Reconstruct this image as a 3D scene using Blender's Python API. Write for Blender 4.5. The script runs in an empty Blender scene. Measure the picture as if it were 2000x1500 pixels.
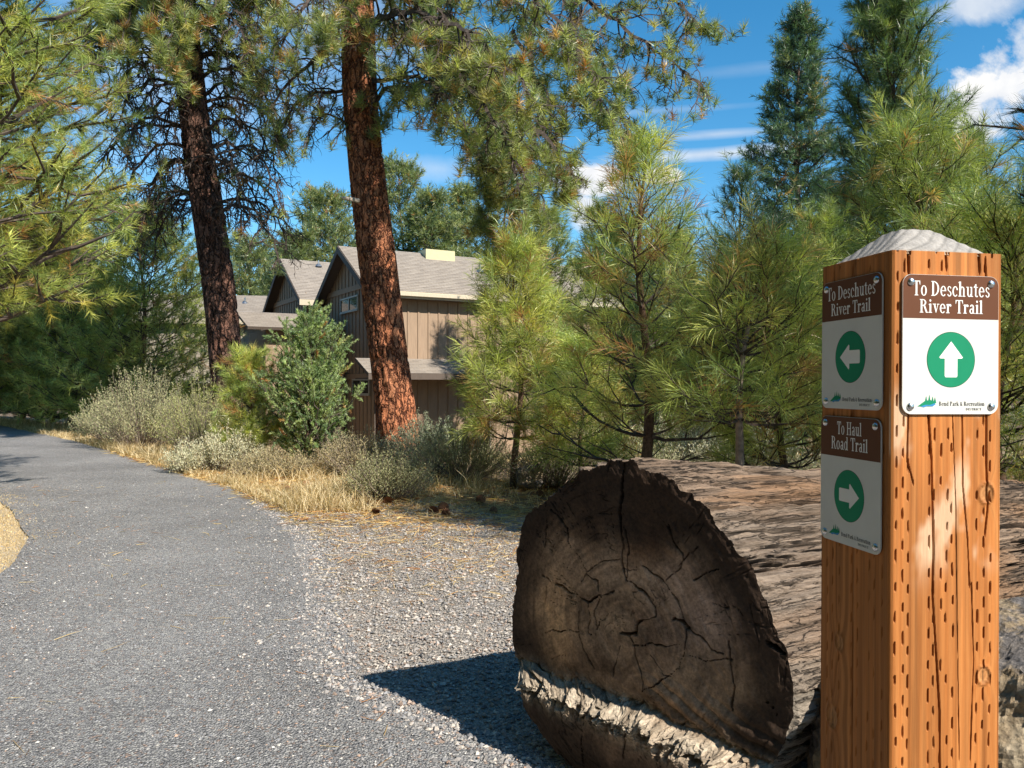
import bpy, math, random
import numpy as np
from mathutils import Vector

random.seed(7)
R_ = np.random.default_rng(7)
SC = bpy.context.scene
COL = SC.collection
CAMH, F = 1.45, 1570.0
rad = math.radians

# ---------------------------------------------------------------- camera, sky, sun, exposure
cam_d = bpy.data.cameras.new("camera")
cam_d.sensor_width = 36.0
cam_d.lens = 36.0 * F / 2000.0
cam_d.clip_start = 0.05
cam_d.clip_end = 2000
cam = bpy.data.objects.new("camera", cam_d)
COL.objects.link(cam)
cam.location = (0, 0, CAMH)
cam.rotation_euler = (rad(90), 0, 0)
SC.camera = cam

SUN_EL = 40.0
SUN_H = np.array([0.74, -0.67]); SUN_H = SUN_H / np.linalg.norm(SUN_H)
SUN_V = Vector((SUN_H[0]*math.cos(rad(SUN_EL)), SUN_H[1]*math.cos(rad(SUN_EL)), math.sin(rad(SUN_EL))))
sun_d = bpy.data.lights.new("sun", 'SUN')
sun_d.energy = 5.0
sun_d.angle = rad(0.55)
sun_d.color = (1.0, 0.93, 0.81)
sun = bpy.data.objects.new("sun", sun_d)
COL.objects.link(sun)
sun.rotation_euler = SUN_V.to_track_quat('Z', 'Y').to_euler()
sun.location = (20, -20, 30)

SC.view_settings.view_transform = 'Standard'
SC.view_settings.look = 'None'
SC.view_settings.exposure = 0.7
SC.view_settings.gamma = 1.0
SC.view_settings.use_curve_mapping = False
SC.render.engine = 'CYCLES'
SC.cycles.use_denoising = True
SC.cycles.sample_clamp_indirect = 4.0
SC.cycles.max_bounces = 6
SC.cycles.diffuse_bounces = 3
SC.cycles.transmission_bounces = 4
SC.cycles.transparent_max_bounces = 4


def pdir(px, py):
    v = np.array([(px-1000)/F, 1.0, -(py-750)/F])
    return v/np.linalg.norm(v)


class NT:
    """small helper round a node tree"""
    def __init__(s, tree):
        s.t = tree
        s.n = tree.nodes
        s.l = tree.links
    def node(s, typ, **kw):
        nd = s.n.new(typ)
        for k, v in kw.items():
            setattr(nd, k, v)
        return nd
    def put(s, sock, val):
        if isinstance(val, bpy.types.NodeSocket):
            s.l.new(val, sock)
        elif val is not None:
            if sock.type == 'RGBA' and not hasattr(val, '__len__'):
                val = (val, val, val, 1)
            if sock.type == 'RGBA' and len(val) == 3:
                val = tuple(val)+(1,)
            sock.default_value = val
    def math(s, op, a, b=None, c=None, clamp=False):
        nd = s.node('ShaderNodeMath', operation=op, use_clamp=clamp)
        for i, v in enumerate((a, b, c)):
            if v is not None:
                s.put(nd.inputs[i], v)
        return nd.outputs[0]
    def vmath(s, op, a, b=None):
        nd = s.node('ShaderNodeVectorMath', operation=op)
        s.put(nd.inputs[0], a)
        if b is not None:
            s.put(nd.inputs[1], b)
        return nd.outputs['Value'] if op in ('DOT_PRODUCT', 'LENGTH') else nd.outputs[0]
    def mix(s, f, a, b, mode='MIX'):
        nd = s.node('ShaderNodeMix', data_type='RGBA', blend_type=mode)
        s.put(nd.inputs[0], f); s.put(nd.inputs[6], a); s.put(nd.inputs[7], b)
        return nd.outputs[2]
    def noise(s, vec, scale, detail=4, rough=0.55, dist=0.0):
        nd = s.node('ShaderNodeTexNoise')
        if vec is not None: s.put(nd.inputs['Vector'], vec)
        nd.inputs['Scale'].default_value = scale
        nd.inputs['Detail'].default_value = detail
        nd.inputs['Roughness'].default_value = rough
        nd.inputs['Distortion'].default_value = dist
        return nd.outputs['Fac']
    def voro(s, vec, scale, feature='F1', rand=1.0):
        nd = s.node('ShaderNodeTexVoronoi', feature=feature)
        if vec is not None: s.put(nd.inputs['Vector'], vec)
        nd.inputs['Scale'].default_value = scale
        nd.inputs['Randomness'].default_value = rand
        return nd
    def ramp(s, f, stops, interp='LINEAR'):
        nd = s.node('ShaderNodeValToRGB')
        nd.color_ramp.interpolation = interp
        els = nd.color_ramp.elements
        while len(els) < len(stops): els.new(0.5)
        for e, (p, c) in zip(els, stops):
            e.position = p
            if not hasattr(c, '__len__'): c = (c, c, c)
            e.color = tuple(c)+(1,) if len(c) == 3 else c
        s.put(nd.inputs[0], f)
        return nd.outputs[0]
    def mapr(s, v, a, b, c=0.0, d=1.0):
        nd = s.node('ShaderNodeMapRange')
        s.put(nd.inputs[0], v)
        for i, q in zip((1, 2, 3, 4), (a, b, c, d)):
            nd.inputs[i].default_value = q
        return nd.outputs[0]
    def scaled(s, vec, sc, rot=(0, 0, 0)):
        nd = s.node('ShaderNodeMapping')
        s.put(nd.inputs['Vector'], vec)
        nd.inputs['Scale'].default_value = sc
        nd.inputs['Rotation'].default_value = rot
        return nd.outputs[0]
    def coords(s, which='Object'):
        return s.node('ShaderNodeTexCoord').outputs[which]
    def attr(s, name, out='Color'):
        return s.node('ShaderNodeAttribute', attribute_name=name).outputs[out]
    def bump(s, h, strength=0.5, dist=0.01, normal=None):
        nd = s.node('ShaderNodeBump')
        nd.inputs['Strength'].default_value = strength
        nd.inputs['Distance'].default_value = dist
        s.put(nd.inputs['Height'], h)
        if normal is not None: s.put(nd.inputs['Normal'], normal)
        return nd.outputs[0]


world = bpy.data.worlds.new("World")
SC.world = world
world.use_nodes = True
w = NT(world.node_tree)
w.n.clear()
sky = w.node('ShaderNodeTexSky', sky_type='NISHITA')
sky.sun_disc = False
sky.sun_elevation = rad(SUN_EL)
sky.sun_rotation = math.atan2(SUN_H[0], SUN_H[1])
sky.altitude = 1100
sky.air_density = 1.0
sky.dust_density = 0.3
sky.ozone_density = 2.2
skyc = w.node('ShaderNodeHueSaturation')
w.put(skyc.inputs['Color'], sky.outputs[0])
skyc.inputs['Saturation'].default_value = 1.34
skyc.inputs['Hue'].default_value = 0.488
skyc.inputs['Value'].default_value = 1.0
bg = w.node('ShaderNodeBackground')
w.put(bg.inputs[0], skyc.outputs[0]); bg.inputs[1].default_value = 0.118
vec = w.coords('Generated')
n_big = w.noise(vec, 9.0, 8, 0.62, 0.3)
n_str = w.noise(w.scaled(vec, (3, 3, 26)), 2.2, 6, 0.55, 0.4)
def blob(px, py, wx, wy, rough, soft, amp=1.0, src=None):
    c = pdir(px, py)
    r = np.cross(c, (0, 0, 1)); r /= np.linalg.norm(r)
    u = np.cross(r, c)
    d = w.vmath('SUBTRACT', vec, tuple(c))
    a = w.math('MULTIPLY', w.vmath('DOT_PRODUCT', d, tuple(r)), F/wx)
    b = w.math('MULTIPLY', w.vmath('DOT_PRODUCT', d, tuple(u)), F/wy)
    dd = w.math('SQRT', w.math('ADD', w.math('MULTIPLY', a, a), w.math('MULTIPLY', b, b)))
    v = w.math('ADD', w.math('SUBTRACT', 1.0, dd), w.math('MULTIPLY', w.math('SUBTRACT', src or n_big, 0.5), rough))
    return w.math('MULTIPLY', w.mapr(v, 0.0, soft), amp)
blobs = [
    blob(1165, 352, 95, 34, 2.4, 0.35), blob(1290, 345, 50, 18, 2.4, 0.4), blob(1145, 410, 32, 34, 2.2, 0.5, .9),
    blob(1945, 165, 90, 62, 5.0, 0.5), blob(1900, 15, 80, 28, 5.0, 1.0, .65), blob(2100, 130, 115, 90, 4.2, 0.5),
    blob(20, 470, 170, 60, 2.2, 0.6), blob(330, 130, 380, 240, 2.6, 1.6, .6), blob(640, 40, 260, 150, 2.6, 1.5, .5),
    blob(1400, 262, 130, 11, 0.9, 1.0, .5, n_str), blob(1400, 300, 330, 15, 1.0, 1.0, .65, n_str), blob(1300, 215, 220, 10, 1.1, 1.2, .25, n_str),
    blob(860, 330, 120, 30, 2.0, 1.0, .3), blob(1500, 130, 250, 14, 1.2, 1.4, .15, n_str),
]
acc = blobs[0]
for b in blobs[1:]:
    acc = w.math('MAXIMUM', acc, b)
# a loose field of small clouds for the rest of the sky
back = w.mapr(w.noise(vec, 3.1, 7, 0.6), 0.66, 0.80)
sep = w.node('ShaderNodeSeparateXYZ'); w.put(sep.inputs[0], vec)
back = w.math('MULTIPLY', back, w.mapr(sep.outputs[1], 0.45, 0.1))
acc = w.math('MAXIMUM', acc, back)
acc = w.math('MINIMUM', acc, 1.0)
cl = w.node('ShaderNodeBackground')
w.put(cl.inputs[0], w.ramp(w.noise(vec, 22, 5), [(0.3, (0.72, 0.76, 0.84)), (0.62, (1.0, 0.99, 0.97))]))
cl.inputs[1].default_value = 0.66
mx = w.node('ShaderNodeMixShader')
w.put(mx.inputs[0], acc); w.l.new(bg.outputs[0], mx.inputs[1]); w.l.new(cl.outputs[0], mx.inputs[2])
wo = w.node('ShaderNodeOutputWorld'); w.l.new(mx.outputs[0], wo.inputs[0])

# ---------------------------------------------------------------- helpers
def W(px, py, z):
    """a pixel of the photograph at a distance z"""
    return np.array([(px-1000)/F*z, z, CAMH-(py-750)/F*z])

def _h(ix, iy, iz, seed):
    n = (ix.astype(np.int64)*374761393 + iy.astype(np.int64)*668265263 + iz.astype(np.int64)*2147483647 + seed*1013904223) & 0x7fffffff
    n = ((n ^ (n >> 13))*1274126177) & 0x7fffffff
    n = (n ^ (n >> 16)) & 0xffff
    return n/65535.0

def vnoise(p, seed=0):
    p = np.asarray(p, float)
    i = np.floor(p); f = p-i; f = f*f*(3-2*f)
    ix, iy, iz = i[..., 0], i[..., 1], i[..., 2]
    fx, fy, fz = f[..., 0], f[..., 1], f[..., 2]
    o = 0
    for dx in (0, 1):
        for dy in (0, 1):
            for dz in (0, 1):
                o = o + _h(ix+dx, iy+dy, iz+dz, seed)*(fx if dx else 1-fx)*(fy if dy else 1-fy)*(fz if dz else 1-fz)
    return o

def fbm(p, octv=4, seed=0, gain=0.5, lac=2.03):
    p = np.asarray(p, float)
    o, a, s = 0, 1.0, 0
    for k in range(octv):
        o = o+a*vnoise(p*lac**k + 17.3*k, seed+k); s += a; a *= gain
    return o/s - 0.5

def p3(x, y, z=0):
    x, y, z = np.broadcast_arrays(np.asarray(x, float), np.asarray(y, float), np.asarray(z, float))
    return np.stack([x, y, z], -1)

def sstep(a, b, x):
    t = np.clip((np.asarray(x, float)-a)/(b-a), 0, 1)
    return t*t*(3-2*t)

def mesh_data(name, V, T, mats, col=None, smooth=False, midx=None, attrs=None):
    V = np.ascontiguousarray(V, np.float32).reshape(-1, 3)
    T = np.ascontiguousarray(T, np.int32)
    k = T.shape[1]
    me = bpy.data.meshes.new(name)
    me.vertices.add(len(V)); me.vertices.foreach_set('co', V.ravel())
    me.loops.add(T.size); me.loops.foreach_set('vertex_index', T.ravel())
    me.polygons.add(len(T))
    me.polygons.foreach_set('loop_start', np.arange(0, T.size, k, dtype=np.int32))
    me.polygons.foreach_set('use_smooth', np.full(len(T), bool(smooth)))
    for m in (mats if isinstance(mats, (list, tuple)) else [mats]):
        me.materials.append(m)
    if midx is not None:
        me.polygons.foreach_set('material_index', np.ascontiguousarray(midx, np.int32))
    if col is not None:
        c = np.ones((len(V), 4), np.float32); c[:, :3] = col
        a = me.color_attributes.new('Col', 'FLOAT_COLOR', 'POINT')
        a.data.foreach_set('color', c.ravel())
    me.update(calc_edges=True)
    return me

def link(name, data, parent=None, loc=None):
    o = bpy.data.objects.new(name, data)
    COL.objects.link(o)
    if parent is not None: o.parent = parent
    if loc is not None: o.location = loc
    return o

def obj(name, V, T, mats, parent=None, loc=None, **kw):
    return link(name, mesh_data(name, V, T, mats, **kw), parent, loc)

def tag(o, label=None, cat=None, group=None, kind=None):
    if label: o['label'] = label
    if cat: o['category'] = cat
    if group: o['group'] = group
    if kind: o['kind'] = kind
    return o

def thing(name, loc, label, cat, group=None, rotz=0):
    o = bpy.data.objects.new(name, None)
    COL.objects.link(o)
    o.location = loc; o.rotation_euler = (0, 0, rotz); o.empty_display_size = 0.2
    return tag(o, label, cat, group)

class MB:
    """collects shapes into one mesh of quads/tris (tris only inside)"""
    def __init__(s): s.V = []; s.T = []; s.n = 0; s.C = []
    def add(s, V, T, col=None):
        V = np.asarray(V, float).reshape(-1, 3); T = np.asarray(T, int)
        if T.shape[1] == 4: T = np.concatenate([T[:, :3], T[:, [0, 2, 3]]])
        s.V.append(V); s.T.append(T+s.n); s.n += len(V)
        s.C.append(np.broadcast_to(np.asarray(col if col is not None else (1, 1, 1), float), (len(V), 3)))
    def box(s, a, b, col=None):
        x0, y0, z0 = a; x1, y1, z1 = b
        V = [(x0,y0,z0),(x1,y0,z0),(x1,y1,z0),(x0,y1,z0),(x0,y0,z1),(x1,y0,z1),(x1,y1,z1),(x0,y1,z1)]
        T = [(0,3,2,1),(4,5,6,7),(0,1,5,4),(1,2,6,5),(2,3,7,6),(3,0,4,7)]
        s.add(V, T, col)
    def prism(s, P, off, col=None):
        """polygon P (n,3) extruded by the vector off"""
        P = np.asarray(P, float); n = len(P); Q = P+np.asarray(off, float)
        T = [(0, i, i+1) for i in range(1, n-1)] + [(n, n+i+1, n+i) for i in range(1, n-1)]
        for i in range(n):
            j = (i+1) % n
            T += [(i, n+i, n+j), (i, n+j, j)]
        s.add(np.concatenate([P, Q]), T, col)
    def build(s, name, mat, parent=None, col=False, loc=None, smooth=False):
        return obj(name, np.concatenate(s.V), np.concatenate(s.T), mat, parent, loc, col=np.concatenate(s.C) if col else None, smooth=smooth)

def grid_T(n, m, wrap=False):
    """quads of an n x m vertex grid (wrap: the m direction closes)"""
    i = np.arange(n-1)[:, None]; j = np.arange(m if wrap else m-1)[None, :]
    j2 = (j+1) % m
    a = i*m+j; b = i*m+j2; c = (i+1)*m+j2; d = (i+1)*m+j
    a, b, c, d = np.broadcast_arrays(a, b, c, d)
    return np.stack([a, b, c, d], -1).reshape(-1, 4)

def tubes(paths, radii, sides=4):
    """many tapered tubes; returns V, T (tris)"""
    groups = {}
    for P, r in zip(paths, radii):
        groups.setdefault(len(P), []).append((P, r))
    Vs, Ts, n0 = [], [], 0
    for k, lst in groups.items():
        P = np.array([a for a, _ in lst], float); r = np.array([b for _, b in lst], float)
        N = len(P)
        t = np.gradient(P, axis=1); t /= (np.linalg.norm(t, axis=2, keepdims=True)+1e-9)
        ref = np.array([0.31, 0.87, 0.38])
        a = np.cross(t, ref); a /= (np.linalg.norm(a, axis=2, keepdims=True)+1e-9)
        b = np.cross(t, a)
        th = np.arange(sides)*2*np.pi/sides
        V = P[:, :, None, :] + r[:, :, None, None]*(a[:, :, None, :]*np.cos(th)[None, None, :, None] + b[:, :, None, :]*np.sin(th)[None, None, :, None])
        q = grid_T(k, sides, True)
        q = np.concatenate([q[:, :3], q[:, [0, 2, 3]]])
        T = (q[None] + (np.arange(N)*k*sides)[:, None, None]).reshape(-1, 3) + n0
        Vs.append(V.reshape(-1, 3)); Ts.append(T); n0 += N*k*sides
    return np.concatenate(Vs), np.concatenate(Ts)

def unit(v):
    v = np.asarray(v, float)
    return v/(np.linalg.norm(v, axis=-1, keepdims=True)+1e-9)

def needles(pos, d, clad, K, nl, wd, rng, col, spread=(18, 75), bend=0.0, jit=0.38, droop=0.06):
    """needles round shoots: pos (N,3) shoot ends, d (N,3) directions, clad (N,) clad length, col (N,3)"""
    N = len(pos)
    pos = np.repeat(pos, K, 0); dd = unit(np.repeat(d, K, 0)); cl_ = np.repeat(clad, K)
    u = rng.random(N*K)**1.3
    base = pos - dd*(u*cl_)[:, None]
    rv = rng.normal(size=(N*K, 3))
    perp = unit(np.cross(dd, rv))
    th = np.radians(spread[0]+(spread[1]-spread[0])*np.clip(rng.random(N*K)*0.6+u*0.5, 0, 1))
    nd = dd*np.cos(th)[:, None]+perp*np.sin(th)[:, None]
    nd[:, 2] -= droop; nd = unit(nd)
    L = nl*(0.72+0.45*rng.random(N*K))
    side = unit(np.cross(nd, rng.normal(size=(N*K, 3))))
    c = np.repeat(col, K, 0)*(1-jit+2*jit*rng.random((N*K, 1)))
    if bend <= 0:
        V = np.stack([base-side*wd/2, base+side*wd/2, base+nd*L[:, None]], 1).reshape(-1, 3)
        T = np.arange(N*K*3).reshape(-1, 3)
        C = np.repeat(c, 3, 0)
    else:
        mid = base+nd*(L*0.55)[:, None]
        nd2 = unit(nd+np.array([0, 0, -1.0])*bend*(0.3+rng.random((N*K, 1))) + 0.5*bend*rng.normal(size=(N*K, 3)))
        tip = mid+nd2*(L*0.45)[:, None]
        V = np.stack([base, mid+side*wd*0.5, mid-side*wd*0.5, tip], 1).reshape(-1, 3)
        o = (np.arange(N*K)*4)[:, None, None]
        T = (np.array([[0, 1, 2], [2, 1, 3]])[None]+o).reshape(-1, 3)
        C = np.repeat(c, 4, 0)
    return V, T, C

# ---------------------------------------------------------------- materials
def mat(name):
    m = bpy.data.materials.new(name); m.use_nodes = True
    t = NT(m.node_tree)
    bs = t.n['Principled BSDF']
    return m, t, bs

def simple(name, col, rough=0.7, metal=0.0, var=0.15, scale=8, spec=0.4, bumpd=0.0):
    m, t, b = mat(name)
    n = t.noise(t.coords(), scale, 5)
    dark = tuple(c*(1-var) for c in col); lite = tuple(min(1, c*(1+var)) for c in col)
    t.put(b.inputs['Base Color'], t.ramp(n, [(0.3, dark), (0.7, lite)]))
    b.inputs['Roughness'].default_value = rough
    b.inputs['Metallic'].default_value = metal
    b.inputs['Specular IOR Level'].default_value = spec
    if bumpd: t.put(b.inputs['Normal'], t.bump(t.noise(t.coords(), scale*6, 5), 0.6, bumpd))
    return m

def leafmat(name, trans=0.3, rough=0.5, spec=0.35, gain=1.0):
    m, t, b = mat(name)
    c = t.mix(1.0, t.attr('Col'), (gain*1.03, gain, gain*.9), 'MULTIPLY')
    t.put(b.inputs['Base Color'], c)
    b.inputs['Roughness'].default_value = rough
    b.inputs['Specular IOR Level'].default_value = spec
    tr = t.node('ShaderNodeBsdfTranslucent')
    t.put(tr.inputs[0], t.mix(1.0, c, (1.15, 1.2, 0.55), 'MULTIPLY'))
    mx_ = t.node('ShaderNodeMixShader'); mx_.inputs[0].default_value = trans
    t.l.new(b.outputs[0], mx_.inputs[1]); t.l.new(tr.outputs[0], mx_.inputs[2])
    t.l.new(mx_.outputs[0], t.n['Material Output'].inputs[0])
    return m

M_NEEDLE = leafmat('pine_needles', 0.42, 0.38, 0.6, 2.2)
M_LEAF = leafmat('sage_leaves', 0.2, 0.7, 0.2, 1.15)
M_STRAW = leafmat('dry_straw', 0.35, 0.6, 0.3)

def twigmat():
    m, t, b = mat('twig_bark')
    n = t.noise(t.coords(), 14, 5)
    t.put(b.inputs['Base Color'], t.ramp(n, [(0.3, (0.035, 0.025, 0.022)), (0.55, (0.075, 0.055, 0.045)), (0.78, (0.17, 0.13, 0.105))]))
    b.inputs['Roughness'].default_value = 0.9
    return m
M_TWIG = twigmat()
M_YBARK = simple('young_pine_bark', (0.13, 0.075, 0.05), 0.9, var=0.5, scale=30, bumpd=0.01)

def barkmat(name, plate, furrow, sc=1.0):
    m, t, b = mat(name)
    co = t.coords()
    nz = t.noise(co, 3.0*sc, 4)
    nz2 = t.node('ShaderNodeTexNoise'); t.put(nz2.inputs['Vector'], co); nz2.inputs['Scale'].default_value = 7*sc
    v0 = t.vmath('ADD', t.scaled(co, (1, 1, 0.2)), t.vmath('MULTIPLY', nz2.outputs['Color'], (0.16, 0.16, 0.10)))
    e = t.voro(v0, 10.0*sc, 'DISTANCE_TO_EDGE')
    cell = t.voro(v0, 10.0*sc, 'F1')
    e2 = t.voro(t.scaled(v0, (1, 1, 1.6)), 24.0*sc, 'DISTANCE_TO_EDGE')
    edge = t.mapr(e.outputs[0], 0.0, 0.16)
    edge2 = t.mapr(e2.outputs[0], 0.0, 0.12, 0.45, 1.0)
    pc = t.mix(0.55, tuple(plate), t.ramp(t.noise(co, 40*sc, 5, 0.7), [(0.3, tuple(0.45*x for x in plate)), (0.7, tuple(1.5*x for x in plate))]))
    pc = t.mix(t.mapr(cell.outputs['Color'], 0.2, 1.0, 0.0, 0.55), pc, tuple((plate[0]*0.75, plate[1]*1.05, plate[2]*1.25)))
    col = t.mix(t.math('MULTIPLY', edge, edge2), tuple(furrow), pc)
    col = t.mix(t.mapr(nz, 0.55, 0.75, 0, 0.4), col, tuple(furrow))
    t.put(b.inputs['Base Color'], col)
    b.inputs['Roughness'].default_value = 0.88
    b.inputs['Specular IOR Level'].default_value = 0.2
    h = t.math('ADD', t.math('MULTIPLY', t.math('POWER', edge, 0.6), 1.0), t.math('ADD', t.math('MULTIPLY', edge2, 0.4), t.math('MULTIPLY', t.noise(co, 60*sc, 4), 0.25)))
    t.put(b.inputs['Normal'], t.bump(h, 1.0, 0.05))
    return m
M_BARK_RED = barkmat('red_plated_bark', (0.56, 0.21, 0.10), (0.09, 0.03, 0.018), 1.0)
M_BARK_BRN = barkmat('brown_plated_bark', (0.24, 0.12, 0.085), (0.03, 0.018, 0.014), 1.05)
M_BARK_FAR = simple('far_bark', (0.12, 0.075, 0.055), 0.9, var=0.4, scale=6)

def soilmat():
    m, t, b = mat('forest_soil')
    co = t.coords()
    big = t.noise(co, 0.35, 5)
    fine = t.noise(t.scaled(co, (1, 1, 1)), 26, 8, 0.75)
    mid = t.noise(co, 3.2, 6, 0.65)
    c1 = t.ramp(fine, [(0.28, (0.10, 0.065, 0.04)), (0.5, (0.30, 0.205, 0.12)), (0.7, (0.55, 0.41, 0.24))])
    c2 = t.ramp(fine, [(0.28, (0.06, 0.04, 0.028)), (0.55, (0.17, 0.11, 0.07)), (0.75, (0.33, 0.21, 0.12))])
    t.put(b.inputs['Base Color'], t.mix(t.mapr(t.math('ADD', big, t.math('MULTIPLY', mid, 0.5)), 0.62, 0.88), c1, c2))
    c0 = t.mix(t.mapr(t.math('ADD', big, t.math('MULTIPLY', mid, 0.5)), 0.62, 0.88), c1, c2)
    st = t.ramp(t.noise(t.scaled(co, (1, 1, 1)), 34, 8, 0.8, 1.5), [(0.3, (0.30, 0.2, 0.11)), (0.48, (0.58, 0.44, 0.26)), (0.66, (0.80, 0.67, 0.46))])
    k = t.node('ShaderNodeSeparateColor'); t.put(k.inputs[0], t.attr('Col'))
    t.put(b.inputs['Base Color'], t.mix(t.mapr(t.math('ADD', k.outputs[0], t.math('MULTIPLY', t.math('SUBTRACT', mid, 0.5), 0.9)), 0.3, 0.7), c0, st))
    b.inputs['Roughness'].default_value = 0.95
    t.put(b.inputs['Normal'], t.bump(t.math('ADD', fine, mid), 0.9, 0.04))
    return m
M_SOIL = soilmat()

def gravelmat(name, stops, scale, tint, size_mix=0.35, bump=0.012):
    """crushed stone: cells of their own shade, joints sunk"""
    m, t, b = mat(name)
    co = t.coords()
    a = t.voro(co, scale, 'F1'); e = t.voro(co, scale, 'DISTANCE_TO_EDGE')
    a2 = t.voro(co, scale*2.3, 'F1')
    sp = t.node('ShaderNodeSeparateColor'); t.put(sp.inputs[0], a.outputs['Color'])
    sp2 = t.node('ShaderNodeSeparateColor'); t.put(sp2.inputs[0], a2.outputs['Color'])
    v = t.math('ADD', t.math('MULTIPLY', sp.outputs[0], 1-size_mix), t.math('MULTIPLY', sp2.outputs[0], size_mix))
    c = t.ramp(v, stops)
    warm = t.math('GREATER_THAN', sp.outputs[1], 0.93)
    c = t.mix(t.math('MULTIPLY', warm, 0.6), c, tint)
    patch = t.mapr(t.noise(co, 0.55, 8, 0.65), 0.35, 0.68, 0.80, 1.2)
    cmb = t.node('ShaderNodeCombineColor')
    for i in range(3): t.put(cmb.inputs[i], patch)
    c = t.mix(1.0, c, cmb.outputs[0], 'MULTIPLY')
    joint = t.mapr(e.outputs[0], 0.0, 0.12, 0.45, 1.0)
    cmb2 = t.node('ShaderNodeCombineColor')
    for i in range(3): t.put(cmb2.inputs[i], joint)
    c = t.mix(0.9, c, t.mix(1.0, c, cmb2.outputs[0], 'MULTIPLY'))
    t.put(b.inputs['Base Color'], c)
    b.inputs['Roughness'].default_value = 0.85
    b.inputs['Specular IOR Level'].default_value = 0.3
    h = t.math('ADD', t.math('MULTIPLY', a.outputs['Distance'], -0.9), t.math('MULTIPLY', a2.outputs['Distance'], -0.4))
    t.put(b.inputs['Normal'], t.bump(h, 1.0, bump))
    return m
M_PATH = gravelmat('dark_crushed_gravel', [(0.05, (0.09, 0.09, 0.095)), (0.35, (0.27, 0.265, 0.27)), (0.68, (0.39, 0.38, 0.375)), (0.9, (0.60, 0.58, 0.54))], 85, (0.36, 0.24, 0.18), 0.45, 0.016)
M_APRON = gravelmat('light_crushed_gravel', [(0.0, (0.22, 0.20, 0.185)), (0.35, (0.36, 0.325, 0.295)), (0.68, (0.47, 0.42, 0.37)), (0.92, (0.60, 0.54, 0.47))], 62, (0.42, 0.26, 0.18), 0.4, 0.02)

def stonemat():
    m, t, b = mat('loose_stone')
    t.put(b.inputs['Base Color'], t.mix(0.5, t.attr('Col'), t.mix(1.0, t.attr('Col'), t.ramp(t.noise(t.coords(), 120, 4), [(0.3, 0.6), (0.7, 1.35)]), 'MULTIPLY')))
    b.inputs['Roughness'].default_value = 0.85
    return m
M_STONE = stonemat()

# ---------------------------------------------------------------- terrain
PZ = np.array([-6, 0, 2, 3.0, 3.9, 4.2, 5.7, 7.6, 9.1, 11.4, 13.8, 19.8, 30, 45, 70])
PXR = np.array([9, 5.5, 2.2, 0.25, -0.70, -0.85, -1.22, -1.83, -2.55, -4.05, -5.9, -10.6, -19.5, -33, -60])
QZ = np.array([-6, 0, 3, 5.3, 7.6, 9.2, 10.8, 13, 16, 20, 30, 45, 70])
QXL = np.array([-3.6, -3.4, -3.15, -3.52, -4.6, -5.7, -7.0, -9.2, -12.8, -17.5, -29.5, -46, -76])
def xr(z): return np.interp(z, PZ, PXR)
def xl(z): return np.interp(z, QZ, QXL)
def ground_h(x, y):
    x = np.asarray(x, float); y = np.asarray(y, float)
    off = sstep(0.8, 9, x-xr(y))
    h = -1.15*sstep(13, 30, y)*off
    h = h + off*0.22*fbm(p3(x*0.35, y*0.35), 3, 5)
    near = 1-sstep(0.0, 0.5, x-xr(y)-0.1)
    h = h + 0.05*fbm(p3(x*1.1, y*1.1), 3, 9)*sstep(0.1, 1.2, np.where(x > xr(y), x-xr(y)-1.0, np.where(x < xl(y), xl(y)-x, 0)))
    return h

gx = np.concatenate([-np.geomspace(400, 26, 22), np.linspace(-25, 14, 190), np.geomspace(15, 400, 24)])
gy = np.concatenate([-np.geomspace(400, 5, 12), np.linspace(-4, 40, 170), np.geomspace(42, 600, 26)])
GX, GY = np.meshgrid(gx, gy, indexing='ij')
hz = ground_h(GX, GY)
dR = GX-xr(GY); dL = xl(GY)-GX
smk = np.maximum(sstep(3.2, 1.6, dR)*(dR > -.6)*sstep(7, 9, GY), sstep(2.6, 1.2, dL)*(dL > -.6))
smk = np.repeat(smk.reshape(-1, 1), 3, 1)
o = obj('ground', np.stack([GX, GY, hz-0.012], -1), grid_T(len(gx), len(gy)), M_SOIL, smooth=True, col=smk)
tag(o, 'dry brown needle covered forest ground round the path', kind='structure')

rows = np.concatenate([np.linspace(-4, 16, 260), np.linspace(16.1, 66, 90)])
cols_ = np.linspace(0, 1, 24)
L_ = xl(rows)+0.22*fbm(p3(rows*0.9, 3.1), 4, 31)
Rr = xr(rows)+0.28*fbm(p3(rows*1.4, 7.7), 5, 32)*np.clip(rows/6, .6, 2.2)
PX = L_[:, None]+(Rr-L_)[:, None]*cols_[None]
PY = np.broadcast_to(rows[:, None], PX.shape)
PH = 0.004+0.012*np.sin(np.pi*cols_)[None]+0*PX
o = obj('path', np.stack([PX, PY, PH+ground_h(PX, PY)*0], -1), grid_T(len(rows), 24), M_PATH, smooth=True)
tag(o, 'dark grey crushed gravel walking path curving away', kind='structure')

# the paler gravel beside the path
ra = np.linspace(1.2, 9.6, 140)
La = xr(ra)-0.12
Ra = np.interp(ra, [1.2, 2, 3, 5, 7, 8.5, 9.6], [4.2, 4.0, 3.8, 3.0, 1.8, 0.9, -1.2])+0.5*fbm(p3(ra*1.3, 1.0), 4, 41)
ca = np.linspace(0, 1, 44)
AX = La[:, None]+(Ra-La)[:, None]*ca[None]; AY = np.broadcast_to(ra[:, None], AX.shape)
AH = ground_h(AX, AY)+0.002+0.012*fbm(p3(AX*4, AY*4), 3, 8)
o = obj('gravel_shoulder', np.stack([AX, AY, AH], -1), grid_T(140, 44), M_APRON, smooth=True)
tag(o, 'pale loose gravel shoulder between path and log', kind='structure')

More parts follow.
